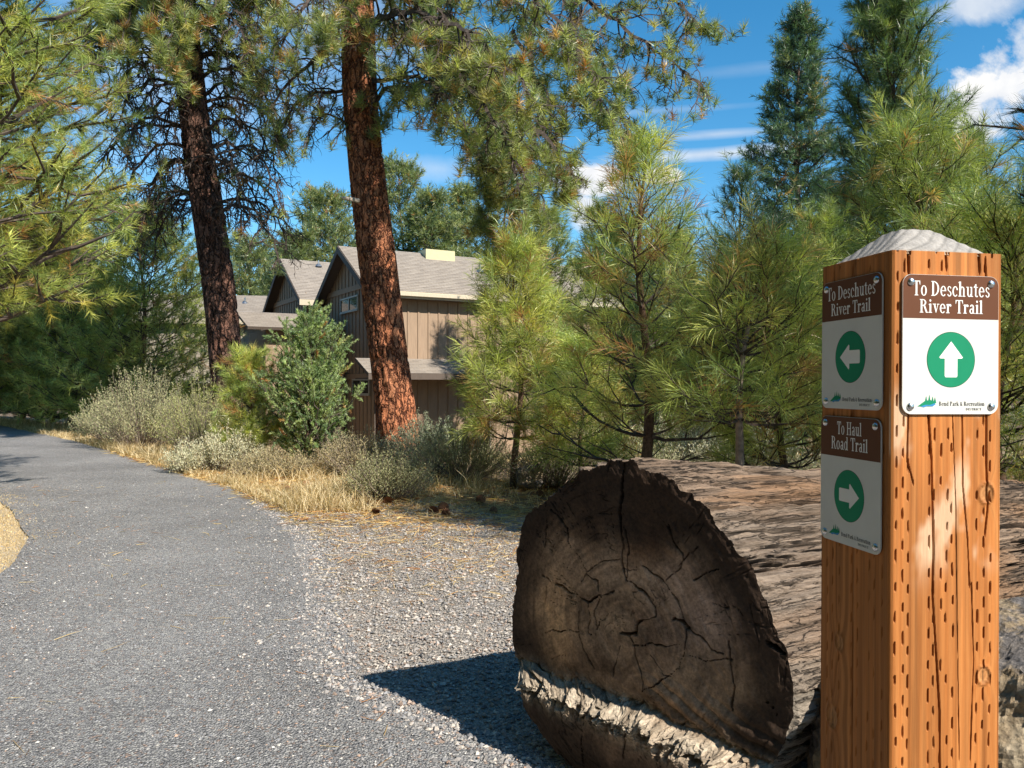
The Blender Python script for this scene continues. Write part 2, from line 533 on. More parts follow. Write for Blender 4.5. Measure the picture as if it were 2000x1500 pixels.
def stones(name, n, area, size, pal, rng, label, sink=0.35):
    pts = area(n, rng); n = len(pts)
    IV = np.array([(1,0,0),(0,1,0),(-1,0,0),(0,-1,0),(0,0,1),(0,0,-1)], float)*1.12
    IT = np.array([(0,1,4),(1,2,4),(2,3,4),(3,0,4),(1,0,5),(2,1,5),(3,2,5),(0,3,5)])
    s = size[0]*(size[1]/size[0])**(rng.random(n)**2.2)
    V = IV[None]*(0.72+0.5*rng.random((n, 6, 1)))+rng.normal(size=(n, 6, 3))*.14
    V = V*np.stack([1+0.3*rng.normal(size=n), 1+0.3*rng.normal(size=n), 0.62+0.2*rng.random(n)], -1).clip(0.45, 1.7)[:, None, :]
    a = rng.random(n)*6.28
    c, q = np.cos(a)[:, None], np.sin(a)[:, None]
    X = V[..., 0]*c-V[..., 1]*q; Y = V[..., 0]*q+V[..., 1]*c
    V = np.stack([X, Y, V[..., 2]], -1)*s[:, None, None]*0.5
    V[..., 2] += (s*0.5*0.6*(1-sink))[:, None]
    V += pts[:, None, :]
    T = (IT[None]+(np.arange(n)*6)[:, None, None]).reshape(-1, 3)
    pal = np.array(pal); col = pal[rng.integers(0, len(pal), n)]*(0.7+0.6*rng.random((n, 1)))
    o = obj(name, V.reshape(-1, 3), T, M_STONE, col=np.repeat(col, 6, 0))
    return tag(o, label, kind='stuff')

def area_shoulder(n, rng):
    y = 2.2+7.6*rng.random(n)**1.5
    x = xr(y)-0.25+rng.random(n)*(np.interp(y, [1.2, 3, 5, 7, 9.6], [3.2, 2.4, 2.0, 2.2, 2.4])+0.25)
    x = np.where(rng.random(n) < 0.10, xr(y)-np.abs(rng.normal(size=n))*0.5, x)
    return p3(x, y, np.maximum(ground_h(x, y)+0.004, 0.002))
GREY = [(0.23, 0.22, 0.22), (0.29, 0.275, 0.265), (0.34, 0.315, 0.30), (0.40, 0.36, 0.32), (0.44, 0.39, 0.34), (0.30, 0.275, 0.26), (0.23, 0.23, 0.24), (0.5, 0.45, 0.40), (0.34, 0.25, 0.2)]
stones('gravel', 40000, area_shoulder, (0.009, 0.028), GREY, R_, 'loose pale gravel stones strewn beside the path')
def area_path(n, rng):
    y = 2.6+9*rng.random(n)**1.7
    x = xl(y)+(xr(y)-xl(y))*rng.random(n)
    x = np.where(rng.random(n) < .16, xl(y)+rng.normal(size=n)*.3, x)
    return p3(x, y, 0.012+0*x)
stones('path_gravel', 20000, area_path, (0.006, 0.016), [(0.17, 0.173, 0.19), (0.22, 0.22, 0.235), (0.27, 0.27, 0.28), (0.34, 0.33, 0.33), (0.22, 0.225, 0.24), (0.26,0.26,0.27), (0.30, 0.29, 0.28), (0.33, 0.31, 0.30), (0.25, 0.24, 0.24), (0.55, 0.52, 0.47), (0.40, 0.27, 0.2)], R_, 'small dark stones lying loose on the path surface')

# strewn dead needles
def litter(n, area, rng, nl=(0.07, 0.18), wd=0.003):
    P = area(n, rng); n = len(P)
    a = rng.random(n)*6.28; L = nl[0]+(nl[1]-nl[0])*rng.random(n)
    d = np.stack([np.cos(a), np.sin(a), 0.12*rng.normal(size=n)], -1)
    s = np.stack([-np.sin(a), np.cos(a), 0.4*rng.normal(size=n)], -1)*wd/2
    wv = (1+P[:, 1]/5)[:, None]
    P = P+np.array([0, 0, 0.012])
    m_ = P+d*(L*0.5)[:, None]+s*rng.normal(size=(n, 1))*4
    V = np.stack([P-s*wv, P+s*wv, m_+s*wv, m_-s*wv, P+d*L[:, None]], 1)
    T = (np.array([[0, 1, 2], [0, 2, 3], [3, 2, 4]])[None]+(np.arange(n)*5)[:, None, None]).reshape(-1, 3)
    pal = np.array([(0.62, 0.42, 0.19), (0.5, 0.28, 0.11), (0.72, 0.55, 0.3), (0.36, 0.17, 0.07), (0.66, 0.5, 0.27)])
    c = pal[rng.integers(0, 5, n)]*(0.7+0.5*rng.random((n, 1)))
    return V.reshape(-1, 3), T, np.repeat(c, 5, 0)
def la1(n, rng):
    y = 3+9*rng.random(n)**0.8; x = xl(y)+(xr(y)-xl(y))*rng.random(n); return p3(x, y, 0.01)
def la2(n, rng):
    y = 5.2+5.6*rng.random(n)**0.7; x = xr(y)-0.1+rng.random(n)**0.8*3.0; return p3(x, y, np.maximum(ground_h(x, y), 0)+0.012)
def la3(n, rng):
    y = 8.2+9*rng.random(n); x = xr(y)+rng.random(n)*4.5-0.15; return p3(x, y, np.maximum(ground_h(x, y), -0.3)+0.01)
Va, Ta, Ca = litter(230, la1, R_, wd=0.0018)
Vb, Tb, Cb = litter(5200, la2, R_, wd=0.0022)
Vc, Tc, Cc = litter(9000, la3, R_, (0.1, 0.24), 0.0035)
tag(obj('fallen_needles', np.concatenate([Va, Vb, Vc]), np.concatenate([Ta, Tb+len(Va), Tc+len(Va)+len(Vb)]), M_STRAW, col=np.concatenate([Ca, Cb, Cc])),
    'dead orange pine needles strewn over gravel and ground', kind='stuff')

# dry grass
def grass(name, area, n, h, rng, label, pal, wd=0.006, per=9):
    P = area(n, rng); n = len(P)
    P = np.repeat(P, per, 0); m_ = len(P)
    P = P+np.stack([rng.normal(size=m_)*0.05, rng.normal(size=m_)*0.05, 0*P[:, 0]], -1)
    H = h[0]+(h[1]-h[0])*rng.random(m_)**1.6*np.clip(.9+2.6*fbm(p3(P[:, 0]*.9, P[:, 1]*.9), 3, 55), .15, 1.5)
    lean = rng.normal(size=(m_, 2))*0.35
    d = unit(np.stack([lean[:, 0], lean[:, 1], np.ones(m_)], -1))
    s = unit(np.cross(d, rng.normal(size=(m_, 3))))*(wd/2*(1+P[:, 1:2]/14))
    mid = P+d*(H*0.55)[:, None]
    d2 = unit(d+np.stack([lean[:, 0]*1.6, lean[:, 1]*1.6, -0.25*rng.random(m_)], -1))
    tip = mid+d2*(H*0.5)[:, None]
    V = np.stack([P-s, P+s, mid+s*0.7, mid-s*0.7, tip], 1)
    T = (np.array([[0, 1, 2], [0, 2, 3], [3, 2, 4]])[None]+(np.arange(m_)*5)[:, None, None]).reshape(-1, 3)
    pal = np.array(pal); c = pal[rng.integers(0, len(pal), m_)]*(0.75+0.45*rng.random((m_, 1)))
    return tag(obj(name, V.reshape(-1, 3), T, M_STRAW, col=np.repeat(c, 5, 0)), label, kind='stuff')
STRAW = [(0.66, 0.53, 0.34), (0.76, 0.65, 0.47), (0.52, 0.39, 0.23), (0.74, 0.65, 0.5), (0.40, 0.31, 0.17), (0.34, 0.24, 0.13)]
def ga(n, rng):
    y = 9.0+22*rng.random(n)**1.2; off = rng.random(n)**1.5*(2.2+0.12*y)
    x = xr(y)+0.05+off
    k = fbm(p3(x*1.2, y*1.2), 4, 77)+0.5*(off/(2.2+0.12*y) < 0.5)*0.3 > -0.04
    k &= ~((y < 10.2) & (x > -1.6))
    x, y = x[k], y[k]
    return p3(x, y, ground_h(x, y)-0.015)
grass('dry_grass', ga, 9500, (0.03, 0.30), R_, 'straw coloured dry grass along the right path edge', STRAW, 0.005, 7)
def gb(n, rng):
    y = 4.9+7.5*rng.random(n); x = xl(y)+0.35*fbm(p3(y*2.5, 3), 3, 12)+0.45*rng.normal(size=n)*.5-np.abs(rng.normal(size=n))*.9; return p3(x, y, ground_h(x, y)-0.01)
grass('verge_grass', gb, 4200, (0.008, 0.04), R_, 'short bleached dry grass at the left path edge', [(0.66, 0.53, 0.36), (0.76, 0.64, 0.46), (0.55, 0.42, 0.27)], 0.004, 8)
def gc(n, rng):
    y = 8.6+14*rng.random(n); x = -2.2+8*rng.random(n); k = x > xr(y)+1.5
    x, y = x[k], y[k]; return p3(x, y, ground_h(x, y)-0.02)
grass('undergrowth_grass', gc, 2200, (0.06, 0.26), R_, 'sparse dry grass under the young pines and sagebrush', STRAW+[(0.3, 0.28, 0.13)], 0.005, 6)
# ---------------------------------------------------------------- the house group
def sidemat(name, base):
    m, t, b = mat(name)
    co = t.coords()
    n = t.noise(t.scaled(co, (6, 6, 0.8)), 3, 6, 0.65)
    t.put(b.inputs['Base Color'], t.ramp(n, [(0.25, tuple(0.82*c for c in base)), (0.75, tuple(1.12*c for c in base))]))
    b.inputs['Roughness'].default_value = 0.75
    t.put(b.inputs['Normal'], t.bump(t.noise(t.scaled(co, (40, 40, 3)), 4, 4), 0.3, 0.004))
    return m
M_SIDE = sidemat('brown_siding', (0.31, 0.215, 0.145))
M_SIDE2 = sidemat('grey_brown_siding', (0.36, 0.31, 0.25))
M_TRIM = sidemat('tan_trim', (0.52, 0.45, 0.34))
M_TRIMD = sidemat('dark_trim', (0.10, 0.075, 0.06))
def shinglemat():
    m, t, b = mat('asphalt_shingles')
    co = t.coords('UV')
    br = t.node('ShaderNodeTexBrick'); t.put(br.inputs['Vector'], co)
    br.offset = 0.5; br.inputs['Scale'].default_value = 1.0
    br.inputs['Brick Width'].default_value = 0.3; br.inputs['Row Height'].default_value = 0.14
    br.inputs['Mortar Size'].default_value = 0.008; br.inputs['Mortar Smooth'].default_value = 0.2
    br.inputs['Color1'].default_value = (0.235, 0.20, 0.17, 1); br.inputs['Color2'].default_value = (0.35, 0.305, 0.26, 1)
    br.inputs['Mortar'].default_value = (0.09, 0.075, 0.065, 1)
    n = t.noise(t.scaled(co, (1.6, 7, 1)), 1.2, 6, 0.7)
    c = t.mix(0.5, br.outputs[0], t.ramp(n, [(0.3, (0.20, 0.17, 0.145)), (0.7, (0.40, 0.345, 0.29))]))
    t.put(b.inputs['Base Color'], c)
    b.inputs['Roughness'].default_value = 0.95
    t.put(b.inputs['Normal'], t.bump(br.outputs['Fac'], -0.8, 0.02))
    return m
M_SHING = shinglemat()
def glassmat():
    m, t, b = mat('window_glass')
    t.put(b.inputs['Base Color'], (0.012, 0.016, 0.014))
    b.inputs['Roughness'].default_value = 0.04
    b.inputs['Specular IOR Level'].default_value = 1.0
    return m
M_GLASS = glassmat()
M_WHITE = simple('window_frame_paint', (0.42, 0.42, 0.38), 0.5, var=0.08)
M_SKYL = simple('cream_roof_box', (0.52, 0.47, 0.28), 0.5, var=0.06)
M_METAL = simple('galvanised_metal', (0.45, 0.45, 0.45), 0.35, 0.9, var=0.1)

def roof_slab(parent, x0, x1, yr, zr, ye, ze, th=0.12, name='roof_slope'):
    """sloped slab from the ridge (yr,zr) to the eave (ye,ze), x0..x1, with rows of shingle edges and a UV in metres"""
    L = math.hypot(ye-yr, ze-zr)
    n = max(4, int(L/0.14))
    dy, dz = (ye-yr)/L, (ze-zr)/L
    nx, nz = -dz*np.sign(ye-yr)*np.sign(1), abs(dy)
    nrm = np.array([0, -dz*1.0, dy]) if dy > 0 else np.array([0, dz, -dy])
    nrm = nrm/np.linalg.norm(nrm)
    if nrm[2] < 0: nrm = -nrm
    pts = []
    for i in range(n):
        a, b_ = L*i/n, L*(i+1)/n
        pts.append((a, 0.0 if i == 0 else 0.0)); pts.append((b_, 0.016))
    prof = [(a, h) for a, h in pts] + [(L, -th), (0, -th)]
    P = np.array([[0, yr+dy*a, zr+dz*a]+nrm*h for a, h in prof])
    k = len(P)
    V = np.concatenate([P+[x0, 0, 0], P+[x1, 0, 0]])
    T = [(i, (i+1) % k, k+(i+1) % k, k+i) for i in range(k)]
    T4 = np.array(T)
    # end caps as strips down the slab
    caps = []
    bot0 = k-1; bot1 = k-2
    me = bpy.data.meshes.new(name)
    faces = [list(map(int, f)) for f in T] + [list(range(k))[::-1], [k+i for i in range(k)]]
    me.from_pydata([tuple(map(float, v)) for v in V], [], faces)
    me.materials.append(M_SHING); me.materials.append(M_TRIMD)
    uv = me.uv_layers.new(name='UVMap')
    al = [a for a, h in prof]*2; xs = [x0]*k+[x1]*k
    for p in me.polygons:
        if len(p.vertices) != 4 or p.index >= k-3: p.material_index = 1
        for li in p.loop_indices:
            vi = me.loops[li].vertex_index
            uv.data[li].uv = (xs[vi]+50, al[vi]+50)
    me.update()
    return link(name, me, parent)

def boxobj(name, a, b, m, parent):
    mb = MB(); mb.box(a, b); return mb.build(name, m, parent)

def battened_wall(parent, axis, fixed, out, s0, s1, z0, topf, m, sp=0.4, name='siding_panel'):
    """wall of panels split by battens; axis 'x' or 'y' is the way it runs, out = +-1 is the outward side"""
    n = max(1, int(round((s1-s0)/sp)))
    g = 0.004
    for i in range(n):
        a = s0+(s1-s0)*i/n+g; b = s0+(s1-s0)*(i+1)/n-g
        za, zb = topf(a), topf(b); zm = topf((a+b)/2)
        if axis == 'x':
            P = [(a, fixed, z0), (b, fixed, z0), (b, fixed, zb), ((a+b)/2, fixed, zm), (a, fixed, za)]; off = (0, -out*0.08, 0)
        else:
            P = [(fixed, a, z0), (fixed, b, z0), (fixed, b, zb), (fixed, (a+b)/2, zm), (fixed, a, za)]; off = (-out*0.08, 0, 0)
        mb = MB(); mb.prism(P, off); mb.build(name, m, parent)
    for i in range(n+1):
        s = s0+(s1-s0)*i/n; zt = topf(s)-0.01
        mb = MB()
        if axis == 'x':
            mb.box((s-0.028, min(fixed-0.003*out, fixed+out*0.03), z0+.002), (s+0.028, max(fixed-0.003*out, fixed+out*0.03), zt))
        else:
            mb.box((min(fixed-0.003*out, fixed+out*0.03), s-0.028, z0+.002), (max(fixed-0.003*out, fixed+out*0.03), s+0.028, zt))
        mb.build('batten', m, parent)

def window(parent, x, y0, y1, z0, z1, label=None):
    """a two-pane slider in the gable wall that faces -x"""
    f = 0.055
    mb = MB()
    mb.box((x-0.05, y0-f, z0-f), (x+0.02, y1+f, z0)); mb.box((x-0.05, y0-f, z1), (x+0.02, y1+f, z1+f))
    mb.box((x-0.05, y0-f, z0+.0005), (x+0.02, y0, z1-.0005)); mb.box((x-0.05, y1, z0+.0005), (x+0.02, y1+f, z1-.0005))
    ym = (y0+y1)/2
    mb.box((x-0.045, ym-0.03, z0+.0005), (x+0.018, ym+0.03, z1-.0005))
    wf = mb.build('window', M_WHITE, parent)
    if label: wf['label'] = label
    boxobj('pane', (x-0.02, y0, z0), (x-0.012, ym-0.03, z1), M_GLASS, wf)
    boxobj('pane', (x-0.02, ym+0.03, z0), (x-0.012, y1, z1), M_GLASS, wf)
    mb = MB(); mb.box((x-0.07, y0-f-.02, z0-f-.03), (x-0.0, y1+f+.02, z0-f-.001)); mb.build('sill', M_WHITE, wf)
    return wf

HR = rad(30)
def gable_house(name, loc, label, L, wh, zr, ze, z0, over=0.42, side=M_SIDE, trimfront=M_TRIM, walls=True):
    h = thing(name, loc, label, 'house', rotz=HR)
    slope = (zr-ze)/wh
    ww = wh-0.45
    roof_slab(h, 0, L, -0.002, zr, -wh, ze)
    roof_slab(h, 0, L, 0.002, zr, wh, ze)
    # barge boards on the gable end
    for s in (-1, 1):
        mb = MB()
        P = [(-0.03, 0, zr-0.02), (-0.03, s*wh, ze-0.02), (-0.03, s*wh, ze-0.26), (-0.03, 0, zr-0.28)]
        mb.prism(P, (0.027, 0, 0)); mb.build('barge_board', M_TRIMD, h)
        mb = MB(); y = s*(wh+0.002); y2 = s*(wh+0.035)
        mb.box((-0.03, min(y, y2), ze-0.24), (L, max(y, y2), ze+0.0)); mb.build('fascia_board', trimfront, h)
    # soffits
    for s in (-1, 1):
        mb = MB(); mb.box((0.0, min(s*wh, s*ww), ze-0.22), (L, max(s*wh, s*ww), ze-0.19)); mb.build('soffit', M_TRIMD, h)
    topg = lambda y: zr-0.14-abs(y)*slope
    battened_wall(h, 'y', over, -1, -ww, ww, z0, topg, side)
    battened_wall(h, 'x', -ww, -1, over+0.03, L-over, z0, lambda x: ze-0.2, side)
    mb = MB(); mb.box((over+.1, -ww+.09, z0), (L-over, ww, ze-0.25)); mb.build('wall_core', M_TRIMD, h)
    mb = MB(); mb.prism([(L-over, -ww, ze-.2), (L-over, ww, ze-.2), (L-over, 0, zr-.15)], (-.1, 0, 0)); mb.build('gable_wall', side, h)
    return h, ww, over

A0 = W(660, 480, 30)
hA, ww, ov = gable_house('house', (A0[0], A0[1], 0), 'two storey brown board and batten house with sunlit wall behind the red trunk', 10.8, 3.25, A0[2], 4.66, -1.3)
# gable bands and windows
for zb in (4.98, 1.72):
    boxobj('band_board', (ov-0.055, -ww, zb-0.1), (ov-0.031, ww, zb+0.1), M_SIDE, hA)
window(hA, ov-0.035, -1.15, 0.75, 4.2, 4.64, 'upper two pane window under the gable')
window(hA, ov-0.035, -2.35, -0.65, 1.12, 1.58, 'lower two pane window beside the trunk')
# corner boards
boxobj('corner_board', (ov-0.04, -ww-0.045, -1.3), (ov+0.09, -ww-0.002, 4.4), M_TRIMD, hA)
# gutter and downpipe
mb = MB(); mb.box((0.0, -3.25-.14, 4.50), (10.8, -3.25-.04, 4.62)); mb.build('gutter', M_TRIM, hA)
V, T = tubes([[(4.9, -ww-.07, 4.45), (4.9, -ww-.07, 3.2), (4.9, -ww-.07, -1)]], [[.045]*3], 6)
obj('downpipe', V, T, M_TRIM, hA)
# pent roof on the long wall
roof_slab(hA, -0.3, 4.6, -ww-0.03, 2.34, -ww-1.35, 1.80, 0.1, 'porch_roof')
boxobj('porch_fascia', (-0.32, -ww-1.39, 1.60), (4.62, -ww-1.352, 1.80), M_TRIMD, hA)
boxobj('porch_ceiling', (-0.3, -ww-1.35, 1.61), (4.6, -ww-0.04, 1.66), M_TRIMD, hA)
# roof box, vents
boxobj('skylight', (3.35, -0.5, A0[2]-0.45), (4.6, 0.3, A0[2]+0.1), M_SKYL, hA)
def vent(parent, x, y, z, s=1.0):
    V, T = tubes([[(x, y, z-0.1), (x, y, z+0.32*s)]], [[0.045*s, 0.045*s]], 8)
    a = obj('roof_vent', V, T, M_METAL, parent)
    V, T = tubes([[(x, y, z-0.06), (x, y, z+0.02), (x, y, z+0.09)]], [[0.24*s, 0.16*s, 0.05*s]], 10)
    obj('flashing', V, T, M_METAL, a)
sl = (A0[2]-4.66)/3.25
vent(hA, 5.35, -1.2, A0[2]-1.2*sl)

B0 = W(560, 505, 36)
hB, wwb, ovb = gable_house('house', (B0[0]-0.3, B0[1], 0), 'brown gabled house block behind and left of the main gable', 9, 3.3, B0[2], 4.95, -1.6)
boxobj('band_board', (ovb-0.055, -wwb, 5.1), (ovb-0.031, wwb, 5.3), M_SIDE, hB)
vent(hB, 1.6, -0.5, B0[2]-.25, 0.7)
# low lean-to roof between the two gables
lean = roof_slab(hA, -3.6, -0.1, -0.2, 3.95, -2.3, 3.25, 0.09, 'lean_to_roof')
lean.location = (0.25, 1.9, 0.2)
boxobj('lean_to_wall', (-2.6, 0.2, -1.3), (0.3, 3.0, 3.4), M_SIDE, hA)

C0 = W(470, 577, 41.5)
hC = thing('house', (C0[0], C0[1], 0), 'low grey sided garage wing seen behind the left leaning trunk', 'house', rotz=rad(9))
zrC = C0[2]; zeC = 4.6
roof_slab(hC, -4.5, 1.5, 0, zrC, -2.6, zeC)
boxobj('fascia_board', (-4.5, -2.64, zeC-0.24), (1.5, -2.602, zeC), M_TRIM, hC)
battened_wall(hC, 'x', -2.2, -1, -4.2, 1.3, -1.2, lambda x: zeC-0.1, M_SIDE2)
boxobj('wall_core', (-4.2, -2.1, -1.2), (1.3, 2.2, zeC-0.2), M_TRIMD, hC)
roof_slab(hC, -4.5, 1.5, 0.003, zrC, 2.6, zeC)
vent(hC, 0.35, -0.8, zrC-0.45, 0.8)
roof_slab(hC, -3.4, 1.0, -2.25, 1.95, -3.3, 1.5, 0.09, 'porch_roof')

# ---------------------------------------------------------------- pines
def pal(rng, n, cols, wts, var=0.27):
    cols = np.array(cols); wts = np.array(wts, float); wts /= wts.sum()
    c = cols[rng.choice(len(cols), n, p=wts)]
    return c*(1-var+2*var*rng.random((n, 1)))
G_YOUNG = ([(0.185, 0.215, 0.065), (0.235, 0.255, 0.08), (0.135, 0.18, 0.066), (0.29, 0.27, 0.10), (0.24, 0.17, 0.065)], [5, 5, 4, 1.8, .3])
G_MID = ([(0.115, 0.145, 0.05), (0.15, 0.175, 0.055), (0.085, 0.12, 0.048), (0.19, 0.185, 0.07)], [5, 4, 4, 1.2])
G_DARK = ([(0.036, 0.066, 0.044), (0.05, 0.084, 0.048), (0.028, 0.05, 0.038), (0.10, 0.12, 0.06)], [5, 4, 4, 1.2])
G_FAR = ([(0.09, 0.115, 0.055), (0.125, 0.145, 0.062), (0.06, 0.085, 0.045), (0.17, 0.175, 0.08)], [5, 4, 3, 1.5])
G_OLD = ([(0.14, 0.165, 0.07), (0.18, 0.20, 0.08), (0.10, 0.135, 0.068), (0.22, 0.205, 0.08), (0.22, 0.15, 0.07)], [5, 5, 4, 1.2, .25])
G_YEL = ([(0.17, 0.20, 0.06), (0.22, 0.235, 0.065), (0.125, 0.165, 0.055), (0.26, 0.225, 0.06), (0.09, 0.13, 0.05)], [5, 4, 4, 1.6, 2])
BROWN = np.array([(0.21, 0.11, 0.045), (0.17, 0.09, 0.04), (0.27, 0.18, 0.08)])

def pine(base, H, R, label, seed, name='pine_tree', whorls=16, per=5, cb=0.12, nl=0.19, K=70, wd=0.004, colors=G_YOUNG, tr=0.05,
         lean=(0, 0), elev=(8, 52), sub=5, clad=0.3, bend=0.0, prof=0.85, brown=0.12, spread=(18, 72), group=None, curve=0.25, dead=0,
         bark=None, trunk_from=0.0, jitR=0.25, bare=0.0, sides=4, cat='pine tree', tuck=None, rmin=0.0, skip=None, full=0):
    rng = np.random.default_rng(seed)
    lod = base[1] > 24
    if base[1] > 12: sides = 3
    t = thing(name, tuple(base), label, cat, group)
    zs = np.linspace(0, 1, 14)
    wig = tr*1.1
    tp = np.stack([lean[0]*zs*H+wig*np.sin(zs*7+seed), lean[1]*zs*H+wig*np.cos(zs*5+seed*2), zs*H], -1)
    tr_ = tr*(1-0.93*zs**1.1)+0.004
    tp[0, 2] = -0.15
    V, T = tubes([tp], [tr_], 10)
    obj('trunk', V, T, bark or M_YBARK, t, smooth=True)
    at = lambda f: np.array([np.interp(f, zs, tp[:, i]) for i in range(3)])
    paths, rads, sp, sd, sc_, sb = [], [], [], [], [], []
    for i in range(whorls):
        f = cb+(0.985-cb)*(i+0.15+0.5*rng.random())/whorls
        q = (f-cb)/(1-cb)
        Lq = R*((1-q)**prof)*(0.75+0.25*min(1, q/0.12+0.4))+0.10*R*(q > 0.5)+rmin
        n = max(3, int(per+rng.integers(-1, 2)))
        a0 = rng.random()*6.28
        for j in range(n):
            az = a0+6.283*j/n+rng.normal()*0.25
            L = Lq*(1-jitR+2*jitR*rng.random())
            if skip and skip(az, f): continue
            el = rad(elev[0]+(elev[1]-elev[0])*q+rng.normal()*6)
            st = at(f)
            s = np.linspace(0, 1, 7 if not lod else 5)
            hd = np.array([math.cos(az), math.sin(az), 0])
            cu = curve*L*(1 if elev[0] > -5 else 1)
            P = st[None]+hd[None]*(s*L*math.cos(el))[:, None]
            P[:, 2] += s*L*math.sin(el)+cu*(s**2)-0.10*L*np.sin(s*3.0)*(1-q)
            P += np.cumsum(rng.normal(size=P.shape)*0.018*L, 0)*(s > 0)[:, None]
            paths.append(P); r0 = tr*0.30*(L/R)**0.7+0.0025
            rads.append(r0*(1-0.8*s))
            alive = not (f < dead and rng.random() < 0.75)
            def shoot(p, d, c, br):
                sp.append(p); sd.append(d); sc_.append(c); sb.append(br)
            isb = lambda o: (rng.random() < brown*o)
            if alive: shoot(P[-1], unit(P[-1]-P[-2]), min(clad*1.2, L*0.5), 0)
            m_ = max(1, int(sub*(0.5+0.6*L/R)))
            for k in range(m_):
                g = bare+(0.95-bare)*(0.25+0.7*(k+rng.random())/m_) if L > 0.3 else 0.6
                p = np.array([np.interp(g, s, P[:, x]) for x in range(3)])
                sa = az+(1 if k % 2 else -1)*rad(rng.uniform(25, 68))
                l2 = L*0.42*(1.15-g*0.75)*(0.7+0.6*rng.random())+clad*0.35
                e2 = el*0.6+rad(rng.uniform(-6, 30))
                d2 = np.array([math.cos(sa)*math.cos(e2), math.sin(sa)*math.cos(e2), math.sin(e2)])
                s2 = np.linspace(0, 1, 3 if lod else 4)
                P2 = p+d2*(s2*l2)[:, None]; P2[:, 2] += 0.18*l2*s2**2
                P2[1:] += rng.normal(size=(len(s2)-1, 3))*0.03*l2
                paths.append(P2); rads.append(r0*0.5*(1-0.7*s2)+0.001)
                if not alive: continue
                shoot(P2[-1], unit(P2[-1]-P2[-2]), min(clad, l2), isb(0.6))
                for _ in range(full):
                    g2 = rng.random(); pp = P2[0]+(P2[-1]-P2[0])*g2
                    d4 = unit(d2*0.6+rng.normal(size=3)*0.7+np.array([0, 0, 0.25]))
                    shoot(pp+d4*clad*0.9, d4, clad, isb(0.6))
                if l2 > clad*1.4:
                    shoot(P2[-2], unit(P2[-1]-P2[-2]+rng.normal(size=3)*0.3), min(clad, l2*0.6), isb(1.6))
                if rng.random() < 0.75:
                    d3 = unit(d2+rng.normal(size=3)*0.55+np.array([0, 0, 0.2])); l3 = clad*(0.7+0.6*rng.random())
                    p3_ = P2[-2]+d3*l3
                    if not lod: paths.append(np.array([P2[-2], P2[-2]+d3*l3*0.5, p3_])); rads.append(np.array([r0*0.3, r0*0.25, r0*0.12])+0.001)
                    shoot(p3_, d3, l3*0.9, isb(1.0))
    # leader
    sp.append(tp[-1]+[0, 0, 0.05]); sd.append(np.array([0.02, 0, 1.0])); sc_.append(clad*1.6); sb.append(0)
    for k in range(4):
        d = unit(np.array([math.cos(k*1.6), math.sin(k*1.6), 1.6])); p = tp[-1]-[0, 0, clad*0.4]
        sp.append(p+d*clad*0.9); sd.append(d); sc_.append(clad); sb.append(0)
    V, T = tubes(paths, rads, sides)
    obj('branches', V, T, M_TWIG, t)
    sp, sd, sc_, sb = map(np.array, (sp, sd, sc_, sb))
    col = pal(rng, len(sp), *colors)
    b_ = sb.astype(bool)
    col[b_] = BROWN[rng.integers(0, 3, b_.sum())]
    V, T, C = needles(sp, sd, sc_, K, nl, wd, rng, col, spread, bend)
    f = obj('crown', V, T, M_NEEDLE, t, col=C)
    f['kind'] = 'stuff'
    return t

def gz(x, y): return float(ground_h(x, y))
def base_at(px, z):
    x = (px-1000)/F*z; return (x, z, gz(x, z))
def H_at(py, z, b): return CAMH-(py-750)/F*z-b[2]

def young(px, pyt, z, R, label, seed, **kw):
    b = base_at(px, z)
    if z < 12:
        kw['sides'] = 3; kw['K'] = int(kw.get('K', 70)*.82); kw['wd'] = kw.get('wd', .004)*1.08; kw['nl'] = kw.get('nl', .19)*1.06
        kw['spread'] = (15, 68); R *= .9
    return pine(b, H_at(pyt, z, b), R, label, seed, **kw)

# the three young pines between the log and the house
yb = [young(1010, 492, 11.2, 1.12, 'young bushy green pine with brown needled base left of the log', 11, whorls=14, K=60, cb=0.2, nl=0.21, wd=0.0058, bend=0.25, clad=0.27, tr=0.05, brown=0.16, sub=4, jitR=.35),
      young(1256, 300, 8.2, 1.12, 'tall open young pine with upswept branches behind the log', 12, whorls=12, per=4, K=62, cb=0.16, nl=0.19, wd=0.0046, bend=0.25, clad=0.24, tr=0.062, elev=(6, 62), lean=(0.006, 0), brown=0.2, sub=4, jitR=.35, prof=0.75, dead=0.22),
      young(1418, 520, 7.0, 0.95, 'short leaning young pine with crooked pale trunk above the log', 13, whorls=10, per=5, K=60, cb=0.43, nl=0.2, wd=0.004, bark=simple('pale_sapling_bark', (.30, .22, .17), .9, var=.4, scale=20), bend=0.3, clad=0.27, tr=0.045, elev=(0, 50), lean=(0.11, 0), brown=0.16, sub=4, prof=0.6, dead=0.36),
      young(1530, 560, 8.4, 0.95, 'bushy young pine right beside the wooden post', 14, whorls=11, per=5, K=60, cb=0.14, nl=0.2, wd=0.0046, bend=0.3, clad=0.27, tr=0.045, brown=0.13, sub=4, prof=0.6),
      young(1138, 680, 10.2, 0.7, 'low young pine filling the gap between two taller saplings', 15, whorls=9, per=5, K=50, cb=0.18, nl=0.2, wd=0.0055, bend=0.25, clad=0.27, tr=0.03, brown=0.15, sub=4, prof=0.6)]
